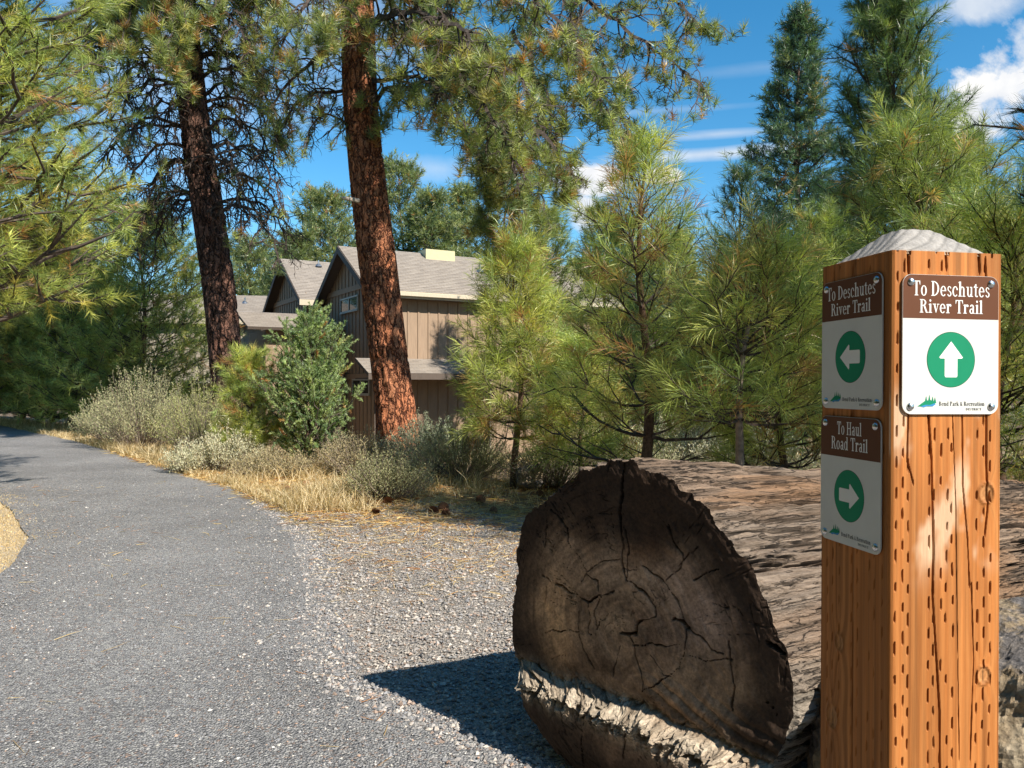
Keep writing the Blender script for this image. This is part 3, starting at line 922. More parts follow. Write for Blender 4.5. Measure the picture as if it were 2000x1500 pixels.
# behind the post on the right
young(1965, 470, 7.2, 1.35, 'bushy olive pine at the picture edge behind the wooden post', 21, whorls=13, per=5, K=62, cb=0.12, nl=0.21, wd=0.0044, bend=0.3, clad=0.3, tr=0.055, sub=5, prof=0.55, brown=0.15)
young(1785, 262, 10.5, 1.6, 'broad young pine rising right behind the post cap', 22, whorls=15, per=5, K=60, cb=0.25, nl=0.22, wd=0.0058, bend=0.25, clad=0.32, tr=0.07, sub=5, elev=(10, 58), prof=0.8, brown=0.08, colors=G_MID, jitR=.35)
young(1885, 300, 14, 1.9, 'rounded green pine behind the post and tall forked pine', 23, whorls=15, per=6, K=46, cb=0.2, nl=0.23, wd=0.008, clad=0.34, tr=0.08, sub=5, prof=0.6, colors=G_MID, brown=0.03)
young(1752, -110, 19, 1.8, 'tall forked pine with long upswept limbs against the sky', 24, whorls=19, per=5, K=46, cb=0.30, nl=0.27, wd=0.011, clad=0.45, tr=0.19, full=2, sub=7, elev=(26, 66), prof=0.55, colors=([(0.06, 0.095, 0.045), (0.09, 0.125, 0.05), (0.045, 0.07, 0.04), (0.14, 0.155, 0.07)], [5, 4, 4, 1.5]), brown=0.02, bark=M_BARK_FAR, jitR=0.3, bare=0.1)
young(1562, 14, 34, 3.3, 'tall narrow blue green conifer standing against open sky', 25, whorls=26, per=6, K=20, cb=0.22, nl=0.26, wd=0.026, clad=0.45, tr=0.22, full=3, sub=8, elev=(2, 40), prof=1.15, colors=G_DARK, brown=0.02, bark=M_BARK_FAR, jitR=0.35, curve=0.1)
young(1445, 335, 16.5, 0.95, 'slim dark green pine with bottlebrush branches beside the forked pine', 26, whorls=13, per=4, K=50, cb=0.2, nl=0.22, wd=0.009, clad=0.36, tr=0.06, sub=3, elev=(20, 62), prof=0.6, colors=G_DARK, brown=0)
young(1500, 440, 18, 1.1, 'dark full pine behind the slim bottlebrush pine', 27, whorls=14, per=5, K=40, cb=0.15, nl=0.22, wd=0.010, clad=0.36, tr=0.07, sub=4, elev=(14, 50), prof=0.6, colors=G_DARK, brown=0.02)
young(1600, 440, 15, 1.2, 'mid green pine just left of the post cap', 28, whorls=14, per=5, K=44, cb=0.15, nl=0.22, wd=0.009, clad=0.34, tr=0.07, sub=5, elev=(14, 52), prof=0.6, colors=G_MID, brown=0.05)
young(1175, 415, 24, 1.9, 'green pine in the gap right of the house roof', 29, whorls=15, per=5, K=34, cb=0.12, nl=0.25, wd=0.014, clad=0.4, tr=0.09, sub=5, prof=0.8, colors=G_MID, brown=0.02)
young(1070, 408, 26, 1.9, 'dense green pine standing by the right end of the roof', 30, whorls=16, per=6, K=34, cb=0.12, nl=0.25, wd=0.015, clad=0.4, tr=0.09, sub=5, prof=0.8, colors=G_MID, brown=0.02)
young(1375, 640, 21, 1.4, 'shaded green pine behind the young saplings', 31, whorls=12, per=6, K=34, cb=0.1, nl=0.25, wd=0.013, clad=0.38, tr=0.08, sub=5, prof=0.6, colors=G_MID, brown=0.03)
young(2060, 330, 19, 2.4, 'deep green pine half cut off by the picture edge', 32, whorls=15, per=6, K=34, cb=0.1, nl=0.26, wd=0.012, clad=0.42, tr=0.09, sub=5, prof=0.6, colors=G_DARK, brown=0.02)
# the tree whose branch tips enter at the upper right
pine((5.05, 4.7, 0), 6.2, 1.8, 'near pine whose dark branch tips enter at the upper right edge', 33, whorls=16, per=6, cb=0.12, nl=0.17, K=56, wd=0.0046, clad=0.3, tr=0.1, sub=5, prof=0.35, colors=G_DARK, brown=0.03, bend=0, elev=(5, 40))

# far trees behind the house
far = [(640, 385, 47, 3.6, 'pale green round crowned pine above the middle gable', 41), (785, 325, 52, 3.9, 'tall pale pine rising behind the roof box', 42),
       (850, 385, 50, 3.0, 'stout pale pine behind the house ridge', 43), (905, 365, 54, 2.2, 'slender far pine at the right of the ridge', 44),
       (575, 470, 44, 2.6, 'small far pine between trunk and second gable', 45), (1000, 470, 60, 4.0, 'far pine low behind the roof end', 46),
       (485, 480, 56, 4.2, 'far pine seen past the left leaning trunk', 47), (1230, 430, 60, 4.2, 'far dark pine behind the open sapling', 48),
       (1320, 470, 55, 3.9, 'far pine between the saplings and the slim pine', 49), (1440, 500, 62, 4.5, 'far pine below the slim bottlebrush pine', 50),
       (1640, 380, 48, 3.4, 'far pine hidden behind the post cap', 51), (1930, 420, 58, 4.8, 'far pine behind the right edge trees', 52), (1150, 520, 50, 3.5, 'far low pine beyond the roof corner', 53)]
for px, py, z, Rr_, lab, sd in far:
    young(px, py, z, Rr_, lab, sd, whorls=16, per=6, K=14, cb=0.2, nl=0.32, wd=0.042, clad=0.6, tr=0.2, full=3, sub=7, prof=0.62, colors=G_FAR if px < 950 else G_MID, brown=0.02, bark=M_BARK_FAR, sides=3, elev=(5, 40), jitR=0.35)

# left background pines
G_LIT = ([(0.15, 0.18, 0.06), (0.19, 0.21, 0.07), (0.105, 0.145, 0.055), (0.24, 0.23, 0.08)], [5, 4, 4, 1.5])
left = [(275, 420, 25, 3.0, 'full mid green pine standing left of the leaning trunk', 61, G_LIT), (140, 470, 27, 2.6, 'dark pine in shade at the far bend of the path', 62, G_LIT),
        (40, 440, 31, 2.9, 'shaded pine beside the far path', 63, G_MID),
        (-60, 480, 27, 2.8, 'shaded pine at the left picture edge', 65, G_MID),
        (110, 520, 29, 2.3, 'green bushy pine over the dry grass at the far bend', 67, G_MID),
        (-10, 560, 36, 3, 'dark pine closing the end of the path', 69, G_DARK)]
for px, py, z, Rr_, lab, sd, g in left:
    if z > 28 and px < 60: b = ((px-1000)/F*z, z, 0)
    else: b = base_at(px, z)
    pine(b, H_at(py, z, b), Rr_, lab, sd, whorls=17, per=6, K=28, cb=0.06, nl=0.26, wd=0.016, clad=0.42, tr=0.1, full=2, sub=6, prof=0.65, colors=g, brown=0.03, elev=(6, 45), sides=3)
# dense wood behind everything on both sides
k = 0
kinds = ['narrow', 'broad', 'dull green', 'tall']
for px, py, z in [(-220, 430, 45), (-120, 500, 52), (60, 520, 50), (180, 540, 54), (260, 600, 48), (330, 600, 58), (1300, 560, 44), (1420, 590, 40), (1520, 560, 46), (1700, 500, 40), (2090, 420, 44), (2200, 400, 50), (1560, 640, 30), (1340, 640, 33), (1230, 620, 36)]:
    b = ((px-1000)/F*z, z, -1.2 if px > 900 else -0.5)
    pine(b, H_at(py, z, b), 4.0 if z > 35 else 2.6, 'pine standing in the distant wood behind the nearer pines', 80+k, whorls=14, per=6, K=12, cb=0.03, nl=0.34, wd=0.06, clad=0.7, tr=0.18, sub=6, prof=0.5, colors=G_MID if k % 2 else G_DARK, brown=0.02, bark=M_BARK_FAR, sides=3, group='pines of the distant wood')
    k += 1

src = [o for o in bpy.data.objects if o.type == 'EMPTY' and o.get('group') == 'pines of the distant wood']  # distant pines copied mostly out of view, added to block low sky and deepen shade
for i, (x, y, sc) in enumerate([(-12, 3, 1.5), (-11, -2, 1.7), (-9, -6, 1.7), (-6.5, -9.5, 1.7), (-2, -12, 1.7), (3, -14, 1.7), (-16, 6, 1.6), (-17, -4, 1.8), (-14, -10, 1.8), (-10, -15, 1.8), (-4, -19, 1.9), (-23, 9, 1.7), (17, 6, .9), (21, 1, 1.0), (24, 12, 1.2)]):
    s0 = src[i % len(src)]; r = s0.copy(); COL.objects.link(r)
    r.location = (x, y, 0); r.scale = (sc, sc, sc*.9); r.rotation_euler = (0, 0, i*1.7)
    r['group'] = 'added pines shading the clearing'; r['label'] = 'off-view pine added round the clearing to block sky light'
    for ch in s0.children:
        c = ch.copy(); COL.objects.link(c); c.parent = r
# the bright yellow green pine whose branches fill the upper left
pine((-8.1, 9.6, 0.0), 9.2, 3.5, 'near yellow green pine filling the upper left edge', 71, whorls=27, per=7, cb=0.24, nl=0.165, K=54, wd=0.0066, clad=0.3, tr=0.16, sub=10, full=3, prof=0.42, colors=G_YEL, brown=0.05, elev=(-2, 42), bend=0, jitR=0.18,
     skip=lambda az, f: math.cos(az) < -0.35)
pine((-9.9, 10.6, 0.0), 7.5, 2.2, 'second yellow green pine just outside the left edge', 72, whorls=14, per=6, cb=0.1, nl=0.16, K=50, wd=0.008, clad=0.34, tr=0.1, full=2, sub=6, prof=0.5, colors=G_YEL, brown=0.05, elev=(-2, 42))

# juniper and small pine beside it
young(606, 650, 13.6, 0.85, 'blue green juniper with pointed sprays in front of the house', 73, name='juniper_bush', cat='juniper', whorls=15, per=7, K=60, cb=0.02, nl=0.055, wd=0.011, clad=0.22, tr=0.05, sub=8, prof=0.62, spread=(25, 65), elev=(38, 72),
      colors=([(0.15, 0.20, 0.10), (0.19, 0.235, 0.12), (0.11, 0.16, 0.09), (0.24, 0.26, 0.12)], [5, 4, 4, 1]), brown=0.03, curve=0.35, jitR=0.6)
young(488, 706, 13.9, 0.55, 'small scrubby pine tucked against the juniper', 74, whorls=9, per=6, K=55, cb=0.12, nl=0.16, wd=0.007, clad=0.25, tr=0.03, sub=4, prof=0.5, brown=0.15)

# ---------------------------------------------------------------- the two old ponderosas
def bole(t, pts, rs, m, seed, up=22.0, name='trunk', plate=0.045):
    """trunk from world points (N,3) and radii: a ring grid with bark plates raised"""
    rng = np.random.default_rng(seed)
    P = np.array(pts, float); r = np.array(rs, float)
    n, s_ = 230, 84
    zz = np.concatenate([np.linspace(P[0, 2], 11, n-30), np.linspace(11.3, P[-1, 2], 30)])
    cx = np.interp(zz, P[:, 2], P[:, 0]); cy = np.interp(zz, P[:, 2], P[:, 1]); rr = np.interp(zz, P[:, 2], r)
    ker = np.ones(15)/15
    for a in (cx, cy, rr):
        b = np.convolve(np.pad(a, 7, 'edge'), ker, 'valid'); a[:] = b
    th = np.arange(s_)*2*np.pi/s_
    X = np.cos(th)[None]; Y = np.sin(th)[None]
    q = p3(X*r[0]*9, Y*r[0]*9, zz[:, None]*2.6)
    d = np.abs(fbm(q, 3, seed))
    plate_ = sstep(0.02, 0.11, d)
    rad_ = rr[:, None]*(1+0.05*fbm(p3(X*1.5, Y*1.5, zz[:, None]*0.5), 2, seed+3))+plate*(plate_-0.6)+0.012*fbm(p3(X*r[0]*30, Y*r[0]*30, zz[:, None]*14), 3, seed+9)
    rad_ += (rr[:, None]*0.28*np.exp(-(zz-P[0, 2])/0.45)[:, None])*(1+0.35*np.sin(th*5+seed)[None])
    V = np.stack([cx[:, None]+X*rad_, cy[:, None]+Y*rad_, zz[:, None]+0*X], -1)
    return obj(name, V.reshape(-1, 3), grid_T(n, s_, True), m, t, smooth=True)

class Crown:
    def __init__(s, seed): s.rng = np.random.default_rng(seed); s.P = []; s.R = []; s.tp = []; s.td = []; s.tc = []
    def twig(s, p, d, L, r, level, live, sag=0.05, wild=0.42, coarse=False):
        rng = s.rng
        n = {2: 7, 1: 5, 0: 4}[level]
        st = L/(n-1)
        pts = [p]; d = unit(d)
        for i in range(n-1):
            d = unit(d+rng.normal(size=3)*wild*(0.55 if level == 2 else 0.8)+np.array([0, 0, -sag]))
            if i > n*0.6 and level < 2: d = unit(d+np.array([0, 0, 0.22]))
            pts.append(pts[-1]+d*st)
        pts = np.array(pts)
        s.P.append(pts); s.R.append(r*(1-0.6*np.linspace(0, 1, n)))
        if level > 0 and not (coarse and level < 2):
            m = {2: 5, 1: 2}[level]
            if coarse: m = {2: 4, 1: 1}[level]
            for k in range(m):
                i = int(rng.integers(2, n)); dd = unit(pts[i]-pts[i-1])
                nd = unit(dd*0.45+rng.normal(size=3)*0.75+np.array([0, 0, -sag*2]))
                s.twig(pts[i], nd, L*rng.uniform(0.3, 0.62), r*0.55, level-1, live, sag, wild)
        if rng.random() < live*(1.0 if level < 2 else 1.3):
            s.tp.append(pts[-1]); s.td.append(unit(pts[-1]-pts[-2]+np.array([0, 0, 0.25]))); s.tc.append(0.14)
    def limb(s, pts, r0, r1, dens, Lt, live, sag=0.1, start=0.15, coarse=False, down=0.2):
        rng = s.rng
        P = np.array(pts, float)
        seg = np.linalg.norm(np.diff(P, axis=0), axis=1); cum = np.concatenate([[0], np.cumsum(seg)]); tot = cum[-1]
        n = max(8, int(tot/0.22)); u = np.linspace(0, tot, n)
        Q = np.stack([np.interp(u, cum, P[:, i]) for i in range(3)], -1)
        for _ in range(2): Q[1:-1] = (Q[:-2]+2*Q[1:-1]+Q[2:])/4
        Q[1:] += (np.cumsum(rng.normal(size=(n-1, 3))*0.03, 0)*0.5+rng.normal(size=(n-1, 3))*0.03)
        s.P.append(Q); s.R.append(r0+(r1-r0)*np.linspace(0, 1, n)**0.8)
        k = int(tot*dens)
        for j in range(k):
            f = start+(1-start)*(j+rng.random())/k
            i = min(n-1, max(1, int(f*(n-1))))
            dd = unit(Q[i]-Q[i-1])
            side = unit(np.cross(dd, rng.normal(size=3)))
            nd = unit(dd*rng.uniform(0.1, 0.9)+side*1.0+np.array([0, 0, -down]))
            s.twig(Q[i], nd, Lt*rng.uniform(0.5, 1.2)*(1.1-0.45*f), 0.030*(1.1-0.5*f)*(r0/0.1)**0.3, 2, live, sag, coarse=coarse)
        s.tp.append(Q[-1]); s.td.append(unit(Q[-1]-Q[-2])); s.tc.append(0.15)
    def build(s, t, colors, K, nl, wd, brown=0.06):
        V, T = tubes(s.P, s.R, 3)
        obj('limbs', V, T, M_TWIG, t)
        tp, td, tc = map(np.array, (s.tp, s.td, s.tc))
        col = pal(s.rng, len(tp), *colors, var=0.22)
        b_ = s.rng.random(len(tp)) < brown
        col[b_] = BROWN[s.rng.integers(0, 3, b_.sum())]
        V, T, C = needles(tp, td, tc, K, nl, wd, s.rng, col, (12, 98), 0, droop=0.05)
        o = obj('crown', V, T, M_NEEDLE, t, col=C); o['kind'] = 'stuff'
        print('old crown tufts', len(tp), 'twigs', len(s.P))
        return o

def wpts(lst, z0):
    return [W(p[0], p[1], z0+(p[2] if len(p) > 2 else 0)) for p in lst]

# centre tree
ZC = 17.0
tc = [(780, 905, 42), (779, 880, 42), (773, 800, 40), (760, 700, 38), (747, 600, 39), (736, 500, 38.5), (723, 400, 37), (713, 300, 35), (703, 200, 34.5), (700, 100, 34), (698, 0, 33), (694, -200, 30), (690, -500, 25), (690, -800, 15), (690, -1000, 5)]
bp = np.array([W(a, b, ZC) for a, b, c in tc]); br_ = [c*ZC/F*0.93 for a, b, c in tc]
bp[0, 2] = gz(bp[0, 0], ZC)-0.2
T1 = thing('old_pine_tree', (bp[0, 0], ZC, gz(bp[0, 0], ZC)), 'huge old pine with red plated trunk leaning left in front of the house', 'pine tree')
off = np.array([bp[0, 0], ZC, gz(bp[0, 0], ZC)])
bole(T1, bp-off, br_, M_BARK_RED, 5)
cr = Crown(101)
Lc = lambda lst: [p-off for p in wpts(lst, ZC)]
at_c = lambda y: (np.interp(y, [c[1] for c in tc][::-1], [c[0] for c in tc][::-1]))
limbs = [
    # (points, r0, r1, twig density, twig length, live)
    ([(715, -150), (820, -10), (880, 90), (960, 170), (1040, 250), (1110, 330, .3), (1125, 385, .4)], .13, .03, 7.0, 1.1, .42),
    ([(720, -60), (800, 60, -.6), (870, 120, -1), (930, 190, -1.3), (990, 280, -1.4), (1015, 380, -1.4)], .10, .02, 7.5, 1.0, .40),
    ([(725, -250), (900, -190), (1060, -60), (1160, 30), (1260, 90), (1370, 180)], .14, .02, 8.0, 1.15, .50),
    ([(725, -330), (930, -280), (1120, -160), (1240, -60), (1330, 20), (1372, 70)], .14, .02, 8.0, 1.15, .62),
    ([(725, -120), (850, -100, 1), (1000, 0, 1.4), (1120, 110, 1.6), (1210, 210, 1.6), (1270, 300, 1.6)], .11, .02, 7.5, 1.1, .42),
    ([(715, 165), (800, 150, -.5), (850, 160, -.8), (905, 250, -1), (950, 340, -1)], .07, .015, 7, .8, .45),
    ([(712, 205), (780, 170, -.9), (830, 165, -1.6), (880, 205, -2.2), (905, 260, -2.5)], .06, .015, 7.5, .7, .62),
    ([(700, 60), (770, 30, -1.2), (850, 40, -2.2), (930, 90, -3.0), (1000, 150, -3.4), (1060, 230, -3.6)], .09, .015, 8.0, .9, .66),
    ([(700, -60), (850, -90, -1.6), (1000, -60, -2.6), (1110, 30, -3.2), (1170, 130, -3.6), (1190, 210, -3.8)], .09, .015, 8.0, .9, .66),
    ([(720, -20), (880, 30, .6), (960, 130, .8), (1000, 240, .9), (1000, 380, .9), (985, 470, .9)], .10, .02, 8.5, .85, .44),
    ([(900, 140, -.4), (1000, 250, -.2), (1060, 350, -.1), (1075, 440, 0), (1060, 500, 0)], .05, .012, 8.5, .8, .5),
    ([(1100, 0, .2), (1180, 120, .2), (1230, 240, .2), (1240, 330, .2)], .05, .01, 8, .8, .45),
    ([(840, 20, -.3), (920, 120, -.5), (975, 230, -.6), (1000, 340, -.6), (1030, 430, -.6)], .07, .015, 9, .8, 1.0),
    ([(1000, 60, .5), (1060, 180, .5), (1090, 290, .5), (1100, 390, .5)], .06, .015, 9, .8, 1.0),
    ([(930, 190, .2), (960, 300, .3), (955, 400, .3), (975, 500, .3)], .05, .012, 9, .7, 1.1),
    # left side
    ([(697, 70), (640, 100), (590, 130), (540, 180), (520, 250)], .07, .015, 7, .8, .4),
    ([(703, 182), (650, 172), (600, 180), (560, 215), (530, 290)], .06, .012, 7, .8, .3),
    ([(712, 292), (680, 255), (650, 215), (625, 215), (600, 300)], .045, .01, 7, .65, .25),
    ([(697, -40), (640, -40, -.5), (600, 0, -.8), (560, 60, -1), (530, 120, -1)], .08, .015, 7.5, .9, .55),
    ([(697, 20), (660, 10, -1.2), (640, 30, -1.8), (620, 60, -2.2)], .05, .012, 8, .7, .7),
]
for pts, r0, r1, dn, lt, lv in limbs:
    cr.limb(Lc(pts), r0, r1, dn*1.0, lt, lv*.34)
# the rest of the crown above the frame
rg = np.random.default_rng(3)
for i in range(20):
    y = -250-650*rg.random(); a = rg.random()*6.28; L = (5.6-3.6*(-y-250)/650)*rg.uniform(.6, 1.1)
    s = W(at_c(y), y, ZC)-off; e = np.array([math.cos(a), math.sin(a), 0])
    cr.limb([s, s+e*L*.4+[0, 0, .3], s+e*L*.75+[0, 0, .2], s+e*L+[0, 0, -.3]], .09, .015, 2.6, 1.0, .25, coarse=True)
cr.build(T1, G_OLD, 54, 0.225, 0.0125)
V, T = tubes([[W(700, 392, ZC-.5)-off, W(678, 388, ZC-.7)-off, W(668, 386, ZC-.7)-off]], [[.05, .04, .03]], 8)
obj('branch_stub', V, T, simple('weathered_stub', (.4, .34, .28), .9), T1)

# left tree
ZL = 19.0
tl = [(446, 800, 34), (445, 760, 33), (443, 720, 32), (432, 600, 32), (419, 500, 31.5), (405, 400, 31), (388, 300, 30), (372, 170, 28), (358, 20, 26), (340, -200, 22), (325, -450, 15), (320, -620, 5)]
bl = np.array([W(a, b, ZL) for a, b, c in tl]); rl_ = [c*ZL/F*.93 for a, b, c in tl]
bl[0, 2] = gz(bl[0, 0], ZL)-0.2
off2 = np.array([bl[0, 0], ZL, gz(bl[0, 0], ZL)])
T2 = thing('old_pine_tree', tuple(off2), 'old pine with dark brown leaning trunk and drooping dead twigs on the left', 'pine tree')
bole(T2, bl-off2, rl_, M_BARK_BRN, 15)
cl2 = Crown(202)
at_l = lambda y: np.interp(y, [c[1] for c in tl][::-1], [c[0] for c in tl][::-1])
rg = np.random.default_rng(8)
for y in np.arange(-190, 440, 27):
    for sgn in (-1, 1):
        yy = y+rg.uniform(-14, 14); x0 = at_l(yy)
        L = rg.uniform(110, 235)*(1.0 if yy < 260 else 0.72); z = rg.uniform(-2.6, 2.2)
        lv = np.clip(0.20-(yy+100)/1600, 0.02, 0.25)
        if sgn > 0: L *= 1.05
        rise = rg.uniform(10, 45)
        pts = [(x0, yy), (x0+sgn*L*.35, yy-rise, z*.35), (x0+sgn*L*.7, yy-rise*.2, z*.7), (x0+sgn*L*.93, yy+rg.uniform(35, 70), z*.95), (x0+sgn*L, yy+rg.uniform(80, 130), z)]
        cl2.limb([p-off2 for p in wpts(pts, ZL)], .06, .014, 6.0, .8, lv, sag=0.12, down=0.35)
# tufts hanging in front of the trunk
for x1, y1, z1 in [(300, 60, -2.6), (250, 110, -2.4), (345, 120, -3.0), (370, 60, -3.0), (215, 40, -1.5), (290, 0, -2.5), (420, 20, -2.4), (180, 90, -.8), (350, 180, -2.4)]:
    x0 = at_l(y1-150)
    cl2.limb([p-off2 for p in wpts([(x0, y1-150), ((x0+x1)/2, y1-170, z1*.5), (x1, y1-60, z1), (x1-5, y1, z1*1.05)], ZL)], .06, .015, 5.5, .6, .3)
for i in range(22):
    y = -230-330*rg.random(); a = rg.random()*6.28; L = (4.6-3.0*(-y-230)/330)*rg.uniform(.6, 1.1)
    s = W(at_l(y), y, ZL)-off2; e = np.array([math.cos(a), math.sin(a), 0])
    cl2.limb([s, s+e*L*.4+[0, 0, .3], s+e*L*.75+[0, 0, .2], s+e*L+[0, 0, -.3]], .08, .015, 2.6, 1.0, .25, coarse=True)
cl2.build(T2, G_OLD, 50, 0.205, 0.014, brown=0.10)

# ---------------------------------------------------------------- sagebrush
def sage(px, z, H, R, label, seed, stems=150, leaves=70, cols=None, spikes=0.35, lf=0.022, lw=0.009, group=None, base=None):
    rng = np.random.default_rng(seed)
    b = base or base_at(px, z)
    t = thing('sagebrush', b, label, 'shrub', group)
    paths, rads, LP, LD = [], [], [], []
    for i in range(stems):
        az = rng.random()*6.28; rr = math.sqrt(rng.random()); spk = rng.random() < spikes
        tip = np.array([math.cos(az)*rr*R, math.sin(az)*rr*R, H*(0.95-0.5*rr**2)*(rng.uniform(.7, 1.0) if not spk else rng.uniform(.95, 1.28))])
        st = np.array([math.cos(az)*rr*R*.18, math.sin(az)*rr*R*.18, -0.03])
        md = st*.5+tip*.5+np.array([math.cos(az), math.sin(az), 0])*R*.12*rr+rng.normal(size=3)*.04
        s = np.linspace(0, 1, 7)[:, None]
        P = (1-s)**2*st+2*s*(1-s)*md+s*s*tip
        P[1:-1] += rng.normal(size=(5, 3))*0.012
        paths.append(P); rads.append(0.0075*(1-.8*s[:, 0])+.0012)
        n = leaves if not spk else int(leaves*.8)
        u = 0.38+0.62*rng.random(n)**.8
        LPi = np.stack([np.interp(u, s[:, 0], P[:, k]) for k in range(3)], -1)
        sprd = (0.055 if not spk else 0.014+.03*(1-u)[:, None])
        LPi = LPi+rng.normal(size=(n, 3))*sprd
        LP.append(LPi); LD.append(unit(rng.normal(size=(n, 3))+np.array([0, 0, 1.0])+0.6*unit(tip-st)))
    V, T = tubes(paths, rads, 3)
    obj('stems', V, T, M_SAGEST, t)
    LP = np.concatenate(LP); LD = np.concatenate(LD); n = len(LP)
    k = lf*(0.6+0.8*rng.random((n, 1))); sd = unit(np.cross(LD, rng.normal(size=(n, 3))))*lw/2
    V = np.stack([LP-sd, LP+sd, LP+LD*k+sd*.6, LP+LD*k-sd*.6], 1).reshape(-1, 3)
    cols = cols or G_SAGE
    C = pal(rng, n, *cols, var=.25)
    o = obj('foliage', V, (np.arange(n)*4)[:, None]+np.array([[0, 1, 2, 3]]), M_LEAF, t, col=np.repeat(C, 4, 0)); o['kind'] = 'stuff'
    return t
M_SAGEST = simple('sage_stem', (0.21, 0.165, 0.13), 0.9, var=.4, scale=20)
G_SAGE = ([(0.26, 0.275, 0.17), (0.33, 0.33, 0.21), (0.20, 0.225, 0.14), (0.38, 0.35, 0.22)], [5, 4, 4, 2])
G_SAGEW = ([(0.47, 0.47, 0.37), (0.56, 0.54, 0.43), (0.38, 0.4, 0.31), (0.5, 0.45, 0.3)], [5, 4, 3, 2])
G_SAGED = ([(0.30, 0.255, 0.16), (0.36, 0.31, 0.2), (0.22, 0.21, 0.14), (0.42, 0.36, 0.24)], [5, 4, 3, 2])
sage(762, 10.1, .66, .60, 'grey green sagebrush standing alone in front of the red trunk', 301, 190, 80, lf=.017, lw=.008, cols=([(0.29, 0.29, 0.17), (0.36, 0.35, 0.21), (0.23, 0.24, 0.14)], [5, 4, 4]))
sage(278, 18.3, 1.75, 1.35, 'large tall grey sagebrush left of the wooden stake', 302, 230, 85, lf=.032, lw=.014, cols=([(0.31, 0.31, 0.2), (0.38, 0.37, 0.24), (0.24, 0.26, 0.17)], [5, 4, 4]))
sage(225, 20.0, 1.25, 1.1, 'grey sagebrush at the left end of the brush row', 303, 150, 75, lf=.03, lw=.014)
sage(402, 16.0, 1.5, 1.1, 'olive sagebrush below the leaning trunk', 304, 200, 80, lf=.028, lw=.012, cols=([(0.30, 0.31, 0.15), (0.36, 0.36, 0.18), (0.22, 0.25, 0.12)], [5, 4, 4]))
sage(445, 13.4, .75, .62, 'pale silvery sagebrush at the path edge', 305, 140, 70, cols=G_SAGEW, lf=.026, lw=.011, spikes=.5)
sage(368, 13.2, .5, .45, 'small whitish sagebrush nearest the path', 306, 90, 70, cols=G_SAGEW, lf=.024, lw=.011)
sage(545, 12.6, .42, .6, 'low dry brownish shrub under the juniper', 307, 110, 60, cols=G_SAGED, lf=.02, lw=.01)
sage(500, 12.5, .36, .5, 'low straw coloured shrub beside the pale sagebrush', 308, 90, 60, cols=G_SAGED, lf=.02, lw=.01)
sage(700, 12.8, .72, .75, 'twiggy tan sagebrush at the foot of the red trunk', 309, 170, 60, cols=G_SAGED, lf=.022, lw=.009, spikes=.5)
sage(830, 14.0, .85, .8, 'blue grey sagebrush right of the red trunk', 310, 160, 75, lf=.026, lw=.011, cols=([(0.22, 0.26, 0.19), (0.28, 0.31, 0.22), (0.17, 0.2, 0.15)], [5, 4, 4]))
sage(905, 12.2, .9, .85, 'dense grey sagebrush under the left young pine', 311, 180, 75, lf=.024, lw=.01)
sage(1085, 11.2, .75, .85, 'bare twiggy sagebrush between two young pines', 312, 230, 26, lf=.02, lw=.009, spikes=.2)
sage(1165, 12.4, 1.15, 1.0, 'tall pale sagebrush behind the open young pine', 313, 200, 75, lf=.025, lw=.01)
sage(1330, 12.0, 1.15, 1.0, 'silver sagebrush behind the log between saplings', 314, 200, 75, lf=.025, lw=.01, cols=G_SAGEW)
sage(1480, 11.0, 1.0, 1.0, 'pale sagebrush behind the crooked sapling', 315, 180, 70, lf=.025, lw=.01, cols=G_SAGEW)
sage(1250, 10.6, .7, .8, 'low grey sagebrush right behind the log', 316, 150, 50, lf=.022, lw=.009)
sage(600, 16.5, 1.0, .9, 'grey sagebrush between juniper and house wall', 317, 140, 65, lf=.03, lw=.013)
sage(1700, 9.5, .9, .9, 'grey sagebrush hidden mostly behind the post', 319, 120, 60, lf=.022, lw=.01)
sage(1990, 8.0, .8, .9, 'sagebrush at the right edge behind the log', 320, 120, 60, lf=.02, lw=.01)
# ---------------------------------------------------------------- wooden stake, stump, cones
def stake():
    b = base_at(348, 16.4); t_ = thing('wooden_stake', b, 'short brown wooden stake between two sagebrushes', 'stake')
    V, T = tubes([[(0, 0, -.2), (.01, 0, .5), (.0, 0, .98), (0, 0, 1.0)]], [[.055, .053, .05, .03]], 8)
    obj('stake_post', V, T, simple('stake_wood', (.26, .15, .09), .9, var=.4, scale=12), t_)
stake()

def rock(name, loc, s, label, cat, m, seed, n=60, amp=.3, parent=None, zs=1.0):
    u = np.linspace(0, np.pi, n); v = np.arange(2*n)*np.pi/n
    X = np.sin(u)[:, None]*np.cos(v)[None]; Y = np.sin(u)[:, None]*np.sin(v)[None]; Z = np.cos(u)[:, None]+0*X
    p = np.stack([X, Y, Z], -1)
    # blocky: pull towards a rounded box
    q = np.sign(p)*np.abs(p)**0.75
    d = 1+amp*fbm(p*1.6, 3, seed)*2+amp*.45*fbm(p*5, 4, seed+4)+amp*.22*np.abs(fbm(p*13, 4, seed+8))*2
    V = q*d[..., None]*np.array(s)
    o = obj(name, V.reshape(-1, 3), grid_T(n, 2*n, True)[:, ::-1], m, smooth=False, loc=loc)
    return tag(o, label, cat)

